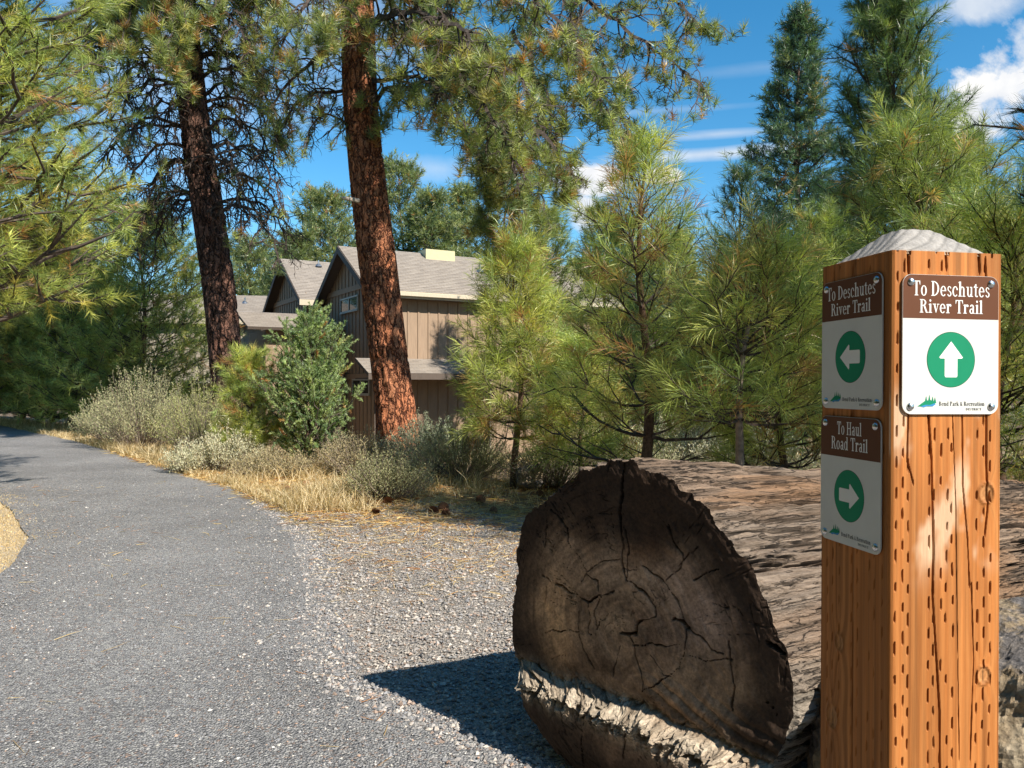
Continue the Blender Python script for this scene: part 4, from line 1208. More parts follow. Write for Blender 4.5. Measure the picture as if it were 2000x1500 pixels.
def lavamat():
    m, t, b = mat('volcanic_rock')
    co = t.coords()
    n = t.noise(co, 4.5, 6, .65); f = t.noise(co, 45, 8, .7); pit = t.voro(co, 42, 'F1')
    c = t.ramp(n, [(.36, (.10, .095, .10)), (.47, (.24, .21, .19)), (.54, (.42, .31, .19)), (.66, (.52, .42, .29))])
    c = t.mix(.6, c, t.mix(1.0, c, t.ramp(f, [(.3, .3), (.68, 1.5)]), 'MULTIPLY'))
    t.put(b.inputs['Base Color'], c); b.inputs['Roughness'].default_value = .95
    h = t.math('ADD', t.math('MULTIPLY', f, 1.2), t.math('MULTIPLY', pit.outputs['Distance'], .9))
    t.put(b.inputs['Normal'], t.bump(h, 1.0, .03))
    return m
M_LAVA = lavamat()
rock('boulder', (1.62, 2.42, .28), (.70, .45, .50), 'rough tan and grey volcanic boulder behind the post', 'boulder', M_LAVA, 51, n=150, amp=.22)
rock('rock', W(1035, 928, 10.9)+[0, 0, -.02], (.19, .15, .15), 'small tan rock at the foot of the left young pine', 'rock', M_LAVA, 57, n=26, amp=.3)
rock('rock', W(870, 925, 12.3)+[0, 0, -.02], (.3, .2, .17), 'dark flat rock in shade beside the lone sagebrush', 'rock', simple('dark_rock', (.09, .08, .08), .9, var=.4), 59, n=26, amp=.3)

M_CONE = simple('pine_cone_scales', (.24, .11, .055), .8, var=.5, scale=40)
def cone_mesh(seed):
    rng = np.random.default_rng(seed); mb = MB()
    for i in range(70):
        f = i/70; a = i*2.399; z = (f-.5)*.085; r = .034*math.sin(math.pi*(f*.85+.1))**.7
        c, s = math.cos(a), math.sin(a)
        e = np.array([c, s, .35]); tq = np.array([-s, c, 0])
        b0 = np.array([c*r*.25, s*r*.25, z]); tip = b0+e*r*1.1
        w_ = .009
        mb.add([b0-tq*w_*.5, b0+tq*w_*.5, tip+tq*w_, tip-tq*w_, tip+e*.006], [(0, 1, 2), (0, 2, 3), (3, 2, 4)])
    return mb
cm = cone_mesh(1)
c0 = None
cones = [(735, 1006), (722, 990), (865, 999), (690, 985), (636, 968), (848, 1006), (870, 1010), (1055, 972), (1075, 998), (1048, 1005), (1092, 968), (940, 984), (965, 1003), (600, 952), (560, 962), (455, 925), (520, 968), (760, 985), (1030, 958), (575, 965)]
for i, (px, py) in enumerate(cones):
    z = F*CAMH/(py-750.0); x = (px-1000)/F*z
    if c0 is None: o = cm.build('pine_cone', M_CONE); c0 = o
    else: o = c0.copy(); COL.objects.link(o)
    sc = R_.uniform(.9, 1.35)
    o.scale = (sc,)*3; o.location = (x, z, max(gz(x, z), 0)+.032*sc)
    o.rotation_euler = (rad(90)+R_.normal()*.4, R_.normal()*.5, R_.random()*6)
    tag(o, 'brown open pine cone lying on gravel near the lone sagebrush', 'pine cone', 'pine cones fallen on the gravel')

# ---------------------------------------------------------------- the big cut log
LC = np.array([.427, 2.86, .60]); LA = np.array([.82, .57, 0]); LA /= np.linalg.norm(LA)
LE = np.array([.695, -.719, 0]); LN = np.array([-.719, -.695, 0])   # LE runs along the cut face, LN out of it
def face_eh(px, py):
    d = np.array([(px-1000)/F, 1.0, -(py-750)/F]); o = np.array([0, 0, CAMH])
    s = np.dot(LN, LC-o)/np.dot(LN, d); P = o+d*s
    return np.array([np.dot(P-LC, LE), P[2]-LC[2]])
outline = [(1003, 1280), (1000, 1200), (1010, 1120), (1012, 1050), (1030, 1003), (1052, 985), (1085, 965), (1120, 935), (1165, 912), (1215, 897), (1262, 905), (1300, 933), (1340, 962), (1385, 998), (1412, 1032), (1440, 1080),
           (1465, 1112), (1490, 1162), (1510, 1220), (1530, 1270), (1548, 1330), (1546, 1400), (1532, 1450), (1505, 1500), (1440, 1540), (1350, 1560), (1240, 1545), (1140, 1500), (1062, 1430), (1030, 1370), (1012, 1325)]
EH = np.array([face_eh(*p) for p in outline])
ang = np.arctan2(EH[:, 1], EH[:, 0]); rr0 = np.hypot(EH[:, 0], EH[:, 1])
o_ = np.argsort(ang); ang, rr0 = ang[o_], rr0[o_]
NPH = 640
phi = -np.pi+np.arange(NPH)*2*np.pi/NPH
rout = np.interp(phi, np.concatenate([ang-2*np.pi, ang, ang+2*np.pi]), np.tile(rr0, 3))
ragg = .035*fbm(p3(np.cos(phi)*5, np.sin(phi)*5), 6, 61, gain=.62)+.020*fbm(p3(np.cos(phi)*15, np.sin(phi)*15), 4, 62, gain=.6)
rout = rout+ragg*(1.2+1.3*sstep(.2, .8, np.sin(phi)))

def polyd(E, H, pts):
    """distance to a polyline given in photo pixels"""
    Q = [face_eh(*p) for p in pts]; best = np.full(E.shape, 9.0)
    for a, b in zip(Q[:-1], Q[1:]):
        d = b-a; L = np.dot(d, d); t = np.clip(((E-a[0])*d[0]+(H-a[1])*d[1])/L, 0, 1)
        best = np.minimum(best, np.hypot(E-a[0]-t*d[0], H-a[1]-t*d[1]))
    return best
def zz(x, y): return (960+x*680/1594, 860+y*640/1500)
cracks = [  # points in the enlarged crop, width, depth
    ([(600, 110), (598, 230), (590, 330), (597, 420), (600, 560), (617, 640)], .011, .07), ([(617, 400), (628, 520), (617, 640)], .007, .05),
    ([(270, 310), (345, 400), (350, 460), (400, 540), (435, 600)], .005, .03), ([(230, 620), (300, 660), (390, 710), (440, 745), (500, 700)], .008, .05),
    ([(440, 745), (448, 800), (440, 880), (455, 885)], .004, .03), ([(620, 640), (700, 690), (745, 760), (750, 800), (670, 840), (665, 885), (625, 890), (590, 880)], .008, .05),
    ([(690, 570), (780, 640), (850, 740), (890, 860), (888, 960), (860, 1045), (800, 1080), (750, 1120), (690, 1140)], .006, .04),
    ([(830, 820), (870, 830), (900, 865)], .016, .05), ([(500, 800), (480, 870), (470, 780), (500, 710), (560, 690)], .004, .025), ([(400, 780), (398, 880), (420, 960), (470, 1040)], .004, .025),
    ([(435, 600), (500, 555), (590, 545)], .004, .025), ([(405, 660), (430, 610), (480, 640), (490, 690)], .004, .02), ([(630, 890), (660, 980), (690, 1060), (698, 1150)], .005, .035),
    ([(590, 940), (570, 1020), (560, 1080)], .004, .03), ([(730, 990), (790, 1070), (830, 1080)], .004, .03), ([(1085, 920), (1095, 1020), (1110, 1120), (1100, 1240)], .005, .04),
    ([(890, 860), (960, 900), (1010, 960), (1060, 980)], .003, .02), ([(800, 360), (830, 460), (880, 520), (870, 580), (800, 640)], .004, .025), ([(940, 490), (900, 530), (860, 570)], .004, .02),
    ([(740, 320), (800, 390), (830, 440)], .003, .02), ([(1270, 930), (1330, 970), (1380, 1000)], .008, .05), ([(1260, 1200), (1310, 1240), (1300, 1260)], .004, .03), ([(430, 1230), (405, 1330), (395, 1420)], .005, .04),
    ([(675, 1270), (665, 1340), (655, 1400)], .006, .05), ([(250, 880), (330, 868), (400, 878)], .003, .02), ([(640, 940), (740, 935), (860, 935)], .003, .015), ([(905, 990), (980, 1005), (1060, 1000), (1110, 1010)], .003, .02),
    ([(200, 140+60), (260, 330), (240, 480)], .004, .02), ([(1010, 740), (1060, 770), (1110, 760), (1150, 800)], .003, .02), ([(930, 640), (1000, 600), (1040, 590)], .003, .02)]
def face_depth(E, H):
    d = .010*fbm(p3(E*5, H*5), 4, 71)+.0035*fbm(p3(E*60, H*60), 3, 72)
    # sawn scratches
    d += .004*fbm(p3((E*.8+H*.6)*70, (E*.6-H*.8)*7), 3, 73)
    pith = face_eh(*zz(620, 880))
    ring = np.hypot(E-pith[0], H-pith[1])
    d += .004*fbm(p3(ring*60, np.arctan2(H-pith[1], E-pith[0])*2, 0*E), 3, 75)
    wob = .012*fbm(p3(E*26, H*26), 4, 76, gain=.65); wob2 = .012*fbm(p3(E*26+9, H*26), 4, 77, gain=.65)
    cm_ = np.zeros_like(E)
    for pts, wdt, dep in cracks:
        q = polyd(E+wob*2, H+wob2*2, [zz(*p) for p in pts])
        g = np.exp(-(q/(wdt*.40*np.clip(.75+2.6*fbm(p3(E*15, H*15), 3, 87), .18, 1.6)))**2)
        d -= dep*g; cm_ = np.maximum(cm_, g)
    # radial fine checks
    a = np.arctan2(H-pith[1], E-pith[0])
    chk = fbm(p3(np.cos(a)*14, np.sin(a)*14, ring*2.2), 3, 78)
    g = np.exp(-(chk/.009)**2)*sstep(.16, .30, ring)*sstep(-.06, .12, fbm(p3(E*9, H*9), 3, 98)); d -= .006*g; cm_ = np.maximum(cm_, g*.55)
    arcs = fbm(p3(ring*26, np.cos(a)*2.2, np.sin(a)*2.2), 3, 88)
    g = np.exp(-(arcs/.010)**2)*sstep(.02, .14, fbm(p3(E*7+4, H*7), 3, 89)); d -= .005*g; cm_ = np.maximum(cm_, g*.5)
    # the hinge ledge: everything below a falling line stands proud
    a0, b0 = face_eh(1008, 1290), face_eh(1505, 1492)
    mid_ = face_eh(1240, 1372)
    line = np.interp(E, [a0[0], mid_[0], b0[0]], [a0[1], mid_[1], b0[1]])+.045*fbm(p3(E*16, 1), 5, 79, gain=.62)
    below = line-H
    led = sstep(-.006, .034, below+.03*fbm(p3(E*20, H*20), 3, 80))
    rough = np.exp(-((below-.038)/.042)**2)
    d += led*.105+rough*(.13*fbm(p3(E*24, H*30), 5, 81, gain=.72)-.05*np.exp(-(fbm(p3(E*16, H*16), 3, 84)/.035)**2))
    d -= .05*sstep(.08, .4, below)
    # saw steps fanning above the ledge at the right
    fan = sstep(-.05, -.01, -below)*0
    up = -below
    st = sstep(0, .02, up)*sstep(.17, .05, up)*sstep(-.05, .2, E)
    sl_ = (H-a0[1]) + (E-a0[0])*.36
    d += st*.014*np.abs(np.sin(sl_*62+5*fbm(p3(E*5, H*5), 3, 82)))
    # broken wedge at the lower right
    q = face_eh(*zz(1210, 1165)); q2 = face_eh(*zz(1330, 1340))
    ln = (E-q[0])*(q2[1]-q[1])-(H-q[1])*(q2[0]-q[0])
    # stain masks -> colour
    return d, cm_, below, ring, rough, led

NR = 190
fr = np.linspace(0, 1, NR)**.8
PE = fr[:, None]*(rout*np.cos(phi))[None]; PHh = fr[:, None]*(rout*np.sin(phi))[None]
dep, cmk, below, ring, rough, led = face_depth(PE, PHh)
# the ledge lies inside the same outline; its crest is broken
jit = rough[..., None]*.075*np.stack([fbm(p3(PE*22, PHh*22, 3), 5, 85, gain=.7), fbm(p3(PE*22, PHh*22, 9), 5, 86, gain=.7)], -1)
PEs = PE+.115*led*sstep(.25, -.5, PE)+jit[..., 0]; PHs = PHh+jit[..., 1]
# the rim crumbles back
edge = sstep(.93, 1.0, fr)[:, None]
dep = dep-edge*.005*(.6+1.6*np.abs(fbm(p3(PE*20, PHh*20), 3, 83)))
FV = LC+PEs[..., None]*LE+PHs[..., None]*np.array([0, 0, 1.0])+dep[..., None]*LN
FV[..., 2] = np.maximum(FV[..., 2], -.03)
n1 = fbm(p3(PE*3.2, PHh*3.2), 4, 91); n2 = fbm(p3(PE*9+2, PHh*9), 4, 92); n3 = fbm(p3(PE*2.2+5, PHh*6), 3, 93)
base_c = np.array([.20, .145, .105]); dk = np.array([.04, .027, .02]); lt = np.array([.40, .31, .235]); gy_ = np.array([.20, .18, .17])
rfrac = fr[:, None]+0*PE
dark_m = np.clip(sstep(.55, .95, rfrac+n1*.8+.26*sstep(-.1, .5, PHh)+.12*sstep(.1, .5, PE))*.93, 0, 1)
light_m = np.clip(sstep(.0, .22, n3+.12-.35*sstep(.25, .5, PHh))*sstep(.95, .6, rfrac), 0, 1)*.8
C = base_c*(1+n2[..., None]*.9)
C = C+(gy_-C)*(sstep(.0, .25, n1+.5*PE)[..., None]*.6)
C = C+(lt-C)*light_m[..., None]
streak = sstep(.0, .2, fbm(p3((PE*.8-PHh*.6)*16, (PE*.6+PHh*.8)*2.2), 3, 94))*np.exp(-(ring/.2)**2)
C = C+(dk*1.6-C)*(streak*.8)[..., None]
def spot(zx, zy, r, colr, amt):
    global C
    q = face_eh(*zz(zx, zy)); k = np.exp(-(((PE-q[0])/r[0])**2+((PHh-q[1])/r[1])**2))*(.65+1.2*n2)
    C = C+(np.array(colr)*1.35*(1+.9*n2[..., None])-C)*np.clip(k*amt*1.5, 0, 1)[..., None]
spot(270, 800, (.11, .16), (.42, .30, .19), .95)
spot(545, 420, (.05, .16), (.40, .33, .27), .9)
spot(700, 400, (.10, .16), (.26, .15, .08), .9)
spot(730, 640, (.10, .07), (.34, .28, .23), .8)
spot(960, 800, (.18, .16), (.27, .22, .20), .8)
spot(1050, 1120, (.20, .10), (.25, .20, .15), .7)
spot(470, 320, (.08, .12), (.12, .075, .05), .9)
spot(560, 840, (.08, .07), (.36, .29, .22), .5)
C = C*(1+1.1*fbm(p3(ring*75, np.cos(phi)[None]*1.5+0*PE, np.sin(phi)[None]*1.5+0*PE), 3, 96)+.5*fbm(p3((PE*.8+PHh*.6)*9, (PE*.6-PHh*.8)*90), 3, 97))[..., None]
C = C+(dk-C)*dark_m[..., None]
C = C+(np.array([.44, .35, .26])*(1+1.2*fbm(p3(PE*40, PHh*40), 4, 95)[..., None])-C)*(np.clip(rough*1.3, 0, 1)*sstep(-.25, .1, n2+.12))[..., None]
C = C*(1-.75*np.clip(cmk, 0, 1)[..., None])*np.array([.84, .70, .58])
lk = np.clip(rough*1.2, 0, 1)[..., None]
C = C+(np.array([.35, .30, .235])*(1+2.2*fbm(p3(PE*40, PHh*40), 4, 99)[..., None])-C)*lk*.8
M_ENDG, t_, b_ = mat('cut_end_grain')
cc = t_.attr('Col'); fn = t_.noise(t_.coords(), 90, 6, .7)
fl_ = t_.noise(t_.coords(), 18, 7, .75)
t_.put(b_.inputs['Base Color'], t_.mix(.8, cc, t_.mix(1.0, cc, t_.ramp(t_.math('ADD', t_.math('MULTIPLY', fn, .5), t_.math('MULTIPLY', fl_, .5)), [(.38, .4), (.62, 1.6)]), 'MULTIPLY')))
b_.inputs['Roughness'].default_value = .85; b_.inputs['Specular IOR Level'].default_value = .25
t_.put(b_.inputs['Normal'], t_.bump(fn, .6, .006))
log = thing('cut_log', (LC[0], LC[1], 0), 'giant weathered sawn log with cracked dark cut end', 'log')
lo = np.array([LC[0], LC[1], 0])
obj('cut_end', FV-lo, grid_T(NR, NPH, True), M_ENDG, log, col=np.clip(C, .01, 1).reshape(-1, 3), smooth=False)
# side
NTt = 220
tt = 5.6*np.linspace(0, 1, NTt)**1.35
shape_k = np.exp(-tt/1.6)[:, None]
taper = (1-.082*tt)[:, None]
rcirc = .58
rs_ = (rout[None]*shape_k+(rcirc+.25*ragg[None])*(1-shape_k))*taper
ph2 = phi[None]+0*tt[:, None]
T2_ = tt[:, None]+0*ph2
fib = fbm(p3(np.cos(ph2)*9, np.sin(ph2)*9, T2_*1.1), 5, 101, gain=.6)
fib2 = fbm(p3(np.cos(ph2)*26, np.sin(ph2)*26, T2_*2.6+1.6*fib), 5, 102, gain=.68)
crk = np.abs(fbm(p3(np.cos(ph2)*20, np.sin(ph2)*20, T2_*.9+.8*fib), 3, 103))
crk = np.exp(-(crk/.022)**2)*sstep(-.12, .05, fbm(p3(np.cos(ph2)*3, np.sin(ph2)*3, T2_*1.4), 2, 104)+.08)
knot = fbm(p3(np.cos(ph2)*4, np.sin(ph2)*4, T2_*3), 3, 105)
near_cut = np.exp(-T2_/.30)
rs_ = rs_+.045*fib+.042*fib2-.07*crk+.035*knot+near_cut*.03*fbm(p3(np.cos(ph2)*30, np.sin(ph2)*30, T2_*22), 3, 106)
k0 = sstep(0, .012, T2_)
rs_ = rout[None]*(1-k0)+rs_*k0
low = sstep(-.3, -.95, np.sin(ph2))
hc = LC[2]*(1-.082*tt)[:, None]
ct = LC[None]+LA[None]*tt[:, None]; 
SE = rs_*np.cos(ph2); SHh = rs_*np.sin(ph2)
SV = ct[:, None, :]+SE[..., None]*LE
SV[..., 2] = np.maximum(hc+SHh, -.05)
d0 = dep[-1]
SV += (d0[None]*np.exp(-T2_*18))[..., None]*LN
SV += ((PEs[-1]-PE[-1])[None]*np.exp(-T2_*2.5))[..., None]*LE
SV[0] = FV[-1]
g1 = fbm(p3(np.cos(ph2)*2.5, np.sin(ph2)*2.5, T2_*1.3), 3, 111); g2 = fbm(p3(np.cos(ph2)*30, np.sin(ph2)*30, T2_*2.4), 4, 112)
C = np.array([.26, .18, .125])*(1+1.9*g2[..., None])
C = C+(np.array([.33, .18, .09])-C)*(sstep(.02, .22, g1+.35*g2)*.6)[..., None]
C = C+(np.array([.42, .34, .27])-C)*(sstep(.0, .3, -g1+.5*fib2)*.45)[..., None]
C = C+(np.array([.6, .53, .44])-C)*(sstep(.2, -.35, np.sin(ph2))*.6*np.exp(-T2_/1.2))[..., None]
C = C*(1-.9*crk[..., None])
C = C*(1-.35*sstep(0, -.25, fib2)[..., None])
M_LSIDE, t_, b_ = mat('weathered_log_side')
cc = t_.attr('Col')
rotz_ = math.atan2(LA[1], LA[0])
fc = t_.scaled(t_.coords(), (1, 1, 1), (0, 0, -rotz_))
fn = t_.noise(t_.scaled(fc, (4, 70, 70)), 1.6, 7, .75)
sp_ = t_.noise(t_.scaled(fc, (.9, 22, 22)), 1.5, 6, .62, .6)
ln_ = t_.mapr(t_.math('ABSOLUTE', t_.math('SUBTRACT', sp_, .5)), 0.0, .022)
cx_ = t_.mix(.7, cc, t_.mix(1.0, cc, t_.ramp(fn, [(.32, .35), (.5, .95), (.7, 1.4)]), 'MULTIPLY'))
t_.put(b_.inputs['Base Color'], t_.mix(ln_, t_.mix(1.0, cx_, (.22, .2, .19), 'MULTIPLY'), cx_))
fn = t_.math('ADD', fn, t_.math('MULTIPLY', ln_, .9))
b_.inputs['Roughness'].default_value = .85; b_.inputs['Specular IOR Level'].default_value = .25
t_.put(b_.inputs['Normal'], t_.bump(fn, 1.0, .018))
obj('log_side', SV-lo, grid_T(NTt, NPH, True)[:, ::-1], M_LSIDE, log, col=np.clip(C, .012, 1).reshape(-1, 3), smooth=False)
# far end
endc = SV[-1].mean(0)
V = np.concatenate([SV[-1], [endc]])-lo
obj('far_end', V, np.array([(i, (i+1) % NPH, NPH) for i in range(NPH)]), M_ENDG, log, col=np.tile(base_c, (NPH+1, 1)))

# ---------------------------------------------------------------- signpost
PA = rad(10.2); ZP = .89; PW = .1405
PC = np.array([.4688*ZP, ZP]); PF = np.array([math.cos(PA), math.sin(PA)]); PL = np.array([-math.sin(PA), math.cos(PA)])
PHt = CAMH+(750-488)/F*ZP
post = thing('trail_signpost', (PC[0]+PF[0]*PW/2+PL[0]*PW/2, PC[1]+PF[1]*PW/2+PL[1]*PW/2, 0), 'square incised brown wooden post carrying three trail signs', 'signpost', rotz=PA)
post.rotation_euler = (0, rad(.35), PA)
# local frame: x along the front face, y away from the camera, origin at the post's centre line
post.location[0] += -.0088*.6
hw = PW/2
rng = np.random.default_rng(44)
def woodface(name, seed, nx, nz, knots, cracksl, inc_cols, front):
    """a face in (u,z): u 0..1 across, z up; returns depth and colour"""
    u = np.linspace(0, 1, nx); z = np.linspace(0, PHt, nz)
    U, Z = np.meshgrid(u, z)
    X = U*PW
    d = .0006*fbm(p3(X*90, Z*3), 3, seed)
    g = fbm(p3(X*75, Z*1.3+seed), 4, seed+1); g2 = fbm(p3(X*400, Z*5), 3, seed+2)
    warp = 0
    for (kx, kz, kr) in knots:
        dx = X-kx; dz = (Z-kz)*.8; q = np.hypot(dx, dz)
        warp = warp+.010*np.exp(-(q/(kr*2.2))**2)*np.sign(dx)
    Xw = X+warp
    ringp = .5+.5*np.sin(Xw*620+9*fbm(p3(Xw*14, Z*.9), 2, seed+3)+Z*1.3)
    col = np.array([.45, .155, .038])+0*X[..., None]
    col = col+(np.array([.56, .235, .072])-col)*(ringp*.35+.25*sstep(-.1, .25, g))[..., None]
    col = col*(1-.28*sstep(.05, .3, -g))[..., None]
    col = col*(1+.5*g2[..., None])
    st_ = fbm(p3(X*22, Z*2.6+3), 4, seed+60); col = col*(1+.55*st_[..., None])
    gs = fbm(p3(Xw*210, Z*1.1), 3, seed+61); col = col*(1-.30*sstep(.06, .22, gs)[..., None])
    blotch = sstep(.08, .26, fbm(p3(X*26, Z*12), 4, seed+5))
    band = np.exp(-((Z-(CAMH-.05))/.03)**2)+1.0*np.exp(-((Z-(CAMH-.165))/.035)**2)+.5*np.exp(-((Z-(CAMH-.11))/.02)**2)
    if front:
        col = col+(np.array([.70, .46, .29])-col)*np.clip(blotch*band*1.9, 0, .85)[..., None]
    slots = np.zeros_like(X)
    r2 = np.random.default_rng(seed)
    for k, cx in enumerate(inc_cols):
        ph = r2.random()*.03 if k else 0
        zc = ((Z+ (k % 2)*.01725+ph*.2) % .0345)-.017
        xx = X-cx*PW-.0012*fbm(p3(0*X, Z*6+k), 2, seed+20+k)*4
        idx = np.floor((Z+(k % 2)*.01725+ph*.2)/.0345)
        ln = .0062+.0012*np.sin(idx*3.7+k)
        gq = sstep(.0013, .0005, np.abs(xx)+.0004*fbm(p3(X*300, Z*160), 2, seed+33))*sstep(ln, ln-.002, np.abs(zc))
        gq = gq*(np.sin(idx*12.9898+k*4.1)*43758.5 % 1 > .12)*(.45+.55*(np.sin(idx*7.13+k*2.7)*9158.5 % 1))*(1 if front else .45)
        slots = np.maximum(slots, gq)
    d -= .0042*slots; col = col*(1-.70*slots[..., None])
    for pts, wdt, dp in cracksl:
        best = np.full(X.shape, 9.)
        for a, b in zip(pts[:-1], pts[1:]):
            a = np.array(a); b = np.array(b); dd = b-a; t = np.clip(((X-a[0])*dd[0]+(Z-a[1])*dd[1])/np.dot(dd, dd), 0, 1)
            best = np.minimum(best, np.abs(X-a[0]-t*dd[0])+np.abs(Z-a[1]-t*dd[1])*.35)
        best = best+.0008*fbm(p3(X*30, Z*40), 3, seed+40)
        gq = np.exp(-(best/wdt)**2); d -= dp*gq; col = col*(1-.85*gq[..., None])
    for (kx, kz, kr) in knots:
        q = np.hypot(X-kx, (Z-kz)*.85)
        kk = sstep(kr, kr*.75, q); d += .0012*np.exp(-((q-kr)/.002)**2)-.0006*kk
        col = col+(np.array([.50, .25, .10])*(1+.3*np.sin(q*1500)[..., None])-col)*(kk*.6)[..., None]
        col = col*(1-.3*np.exp(-((q-kr)/.0018)**2)[..., None])
        col = col*(1-.8*np.exp(-(np.abs(X-kx)/.0009)**2)*sstep(kr*.9, kr*.5, q))[..., None]
    # rounded arrises
    er = np.minimum(X, PW-X); d -= .0035*np.exp(-er/.0016)
    return U, Z, d, np.clip(col, .01, 1)
def vv(py, z=ZP): return CAMH+(750-py)/F*z
fx = lambda px: (px-1737)/216.0*PW
knF = [(fx(1922), vv(968), .0095), (fx(1918), vv(1332), .0085)]
crF = [([(fx(1770), vv(812)), (fx(1768), vv(900)), (fx(1780), vv(945))], .0007, .004), ([(fx(1874), vv(812)), (fx(1876), vv(950)), (fx(1886), vv(1060)), (fx(1890), vv(1150))], .0006, .004),
       ([(fx(1808), vv(812)), (fx(1815), vv(900)), (fx(1820), vv(1080)), (fx(1818), vv(1160)), (fx(1826), vv(1290)), (fx(1833), vv(1400)), (fx(1834), vv(1500)), (fx(1838), vv(1700))], .0008, .007),
       ([(fx(1918), vv(500)), (fx(1921), vv(560)), (fx(1922), vv(900)), (fx(1925), vv(1000)), (fx(1920), vv(1050))], .0008, .006),
       ([(fx(1768), vv(488)), (fx(1769), vv(530))], .0012, .006), ([(fx(1840), vv(488)), (fx(1842), vv(520))], .0009, .005), ([(fx(1905), vv(490)), (fx(1907), vv(525))], .0011, .006),
       ([(fx(1855), vv(812)), (fx(1862), vv(980)), (fx(1866), vv(1200)), (fx(1872), vv(1500))], .0004, .002), ([(fx(1894), vv(1150)), (fx(1899), vv(1300)), (fx(1893), vv(1500))], .0005, .003)]
incF = [.05, .106, .157, .333, .389, .444, .5, .553, .78, .833, .90]
def face_obj(name, seed, knots, crs, inc, front, origin, ex, ny, nx, nz, label=None):
    U, Z, d, col = woodface(name, seed, nx, nz, knots, crs, inc, front)
    ex = np.array(ex, float); ny = np.array(ny, float)
    V = np.array(origin)+U[..., None]*PW*ex+Z[..., None]*np.array([0, 0, 1.])+d[..., None]*ny
    return V, col
M_POST, t_, b_ = mat('incised_cedar_wood')
cc = t_.attr('Col')
fn = t_.noise(t_.scaled(t_.coords(), (90, 90, 3.5)), 2.0, 6, .7)
t_.put(b_.inputs['Base Color'], t_.mix(.5, cc, t_.mix(1.0, cc, t_.ramp(fn, [(.3, .6), (.7, 1.3)]), 'MULTIPLY')))
b_.inputs['Roughness'].default_value = .65; b_.inputs['Specular IOR Level'].default_value = .18
t_.put(b_.inputs['Normal'], t_.bump(fn, .35, .0015))
Vs, Ts, Cs, nn = [], [], [], 0
def addg(V, col, flip=False):
    global nn
    n, m_ = V.shape[:2]; g = grid_T(n, m_)
    if flip: g = g[:, ::-1]
    Vs.append(V.reshape(-1, 3)); Ts.append(g+nn); Cs.append(col.reshape(-1, 3)); nn += n*m_
V, c_ = face_obj('f', 201, knF, crF, incF, True, (-hw, -hw, 0), (1, 0, 0), (0, -1, 0), 200, 560); addg(V, c_)
knL = [(.045, vv(1310), .009), (.03, vv(1480), .012)]
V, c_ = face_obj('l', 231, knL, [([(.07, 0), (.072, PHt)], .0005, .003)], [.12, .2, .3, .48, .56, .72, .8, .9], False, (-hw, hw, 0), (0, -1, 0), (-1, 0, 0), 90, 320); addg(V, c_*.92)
V, c_ = face_obj('r', 261, [], [], [.2, .4, .6, .8], False, (hw, -hw, 0), (0, 1, 0), (1, 0, 0), 24, 60); addg(V, c_)
V, c_ = face_obj('b', 291, [], [], [.2, .4, .6, .8], False, (hw, hw, 0), (-1, 0, 0), (0, 1, 0), 24, 60); addg(V, c_)
obj('post_body', np.concatenate(Vs), np.concatenate(Ts), M_POST, post, col=np.concatenate(Cs), smooth=False)
# weathered cap: four slopes to a small flat top, growth rings raised
nc = 110
a = np.linspace(-1, 1, nc); XX, YY = np.meshgrid(a, a)
rm = (np.abs(XX)**6+np.abs(YY)**6)**(1/6.)
capz = .036*(1-np.clip((rm-.30)/.70, 0, 1))
rg_ = np.hypot((XX+1.25)*1.0, (YY-.95)*1.0)
rings = np.sin(rg_*34+1.5*fbm(p3(XX*2, YY*2), 3, 5))
capz = capz+.00035*rings*(rm < .985)+.0012*fbm(p3(XX*12, YY*12), 4, 6)
capz[rm > .985] -= .002
V = np.stack([XX*(hw-.0006), YY*(hw-.0006), PHt+capz-.0015], -1)
colc = np.array([.34, .315, .29])*(1+.5*fbm(p3(XX*9, YY*9), 4, 7)[..., None])
colc = colc*(1-.30*sstep(-.55, -.98, rings)[..., None])
colc = colc+(np.array([.45, .27, .12])-colc)*(sstep(.90, 1.0, rm)*.6)[..., None]
M_CAP, t_, b_ = mat('grey_weathered_wood')
cc = t_.attr('Col'); fn = t_.noise(t_.coords(), 260, 5, .7)
t_.put(b_.inputs['Base Color'], t_.mix(.5, cc, t_.mix(1.0, cc, t_.ramp(fn, [(.3, .6), (.7, 1.35)]), 'MULTIPLY')))
b_.inputs['Roughness'].default_value = .8
t_.put(b_.inputs['Normal'], t_.bump(fn, .6, .002))
o = obj('post_cap', V, grid_T(nc, nc), M_CAP, post, col=np.clip(colc, .01, 1).reshape(-1, 3), smooth=False)
o['label'] = 'grey weathered pyramid top with raised growth rings'

# signs --------------------------------------------------------
def flat(name, col, rough=.6, spec=.12):
    m, t, b = mat(name)
    n = t.noise(t.coords(), 35, 5)
    t.put(b.inputs['Base Color'], t.mix(.08, tuple(col), t.ramp(n, [(.3, tuple(.5*c for c in col)), (.7, tuple(min(1, 1.3*c) for c in col))])))
    b.inputs['Roughness'].default_value = rough; b.inputs['Specular IOR Level'].default_value = spec
    return m
S_WHITE = flat('sign_white', (.67, .66, .62)); S_BROWN = flat('sign_brown', (.135, .054, .028)); S_GREEN = flat('sign_green', (.012, .24, .12))
S_BLUE = flat('sign_blue', (.05, .25, .5)); S_BLACK = flat('sign_black', (.03, .03, .03)); S_LET = flat('sign_lettering', (.82, .80, .76))
S_SCREW = simple('screw_steel', (.62, .62, .62), .25, 1.0, var=.1)

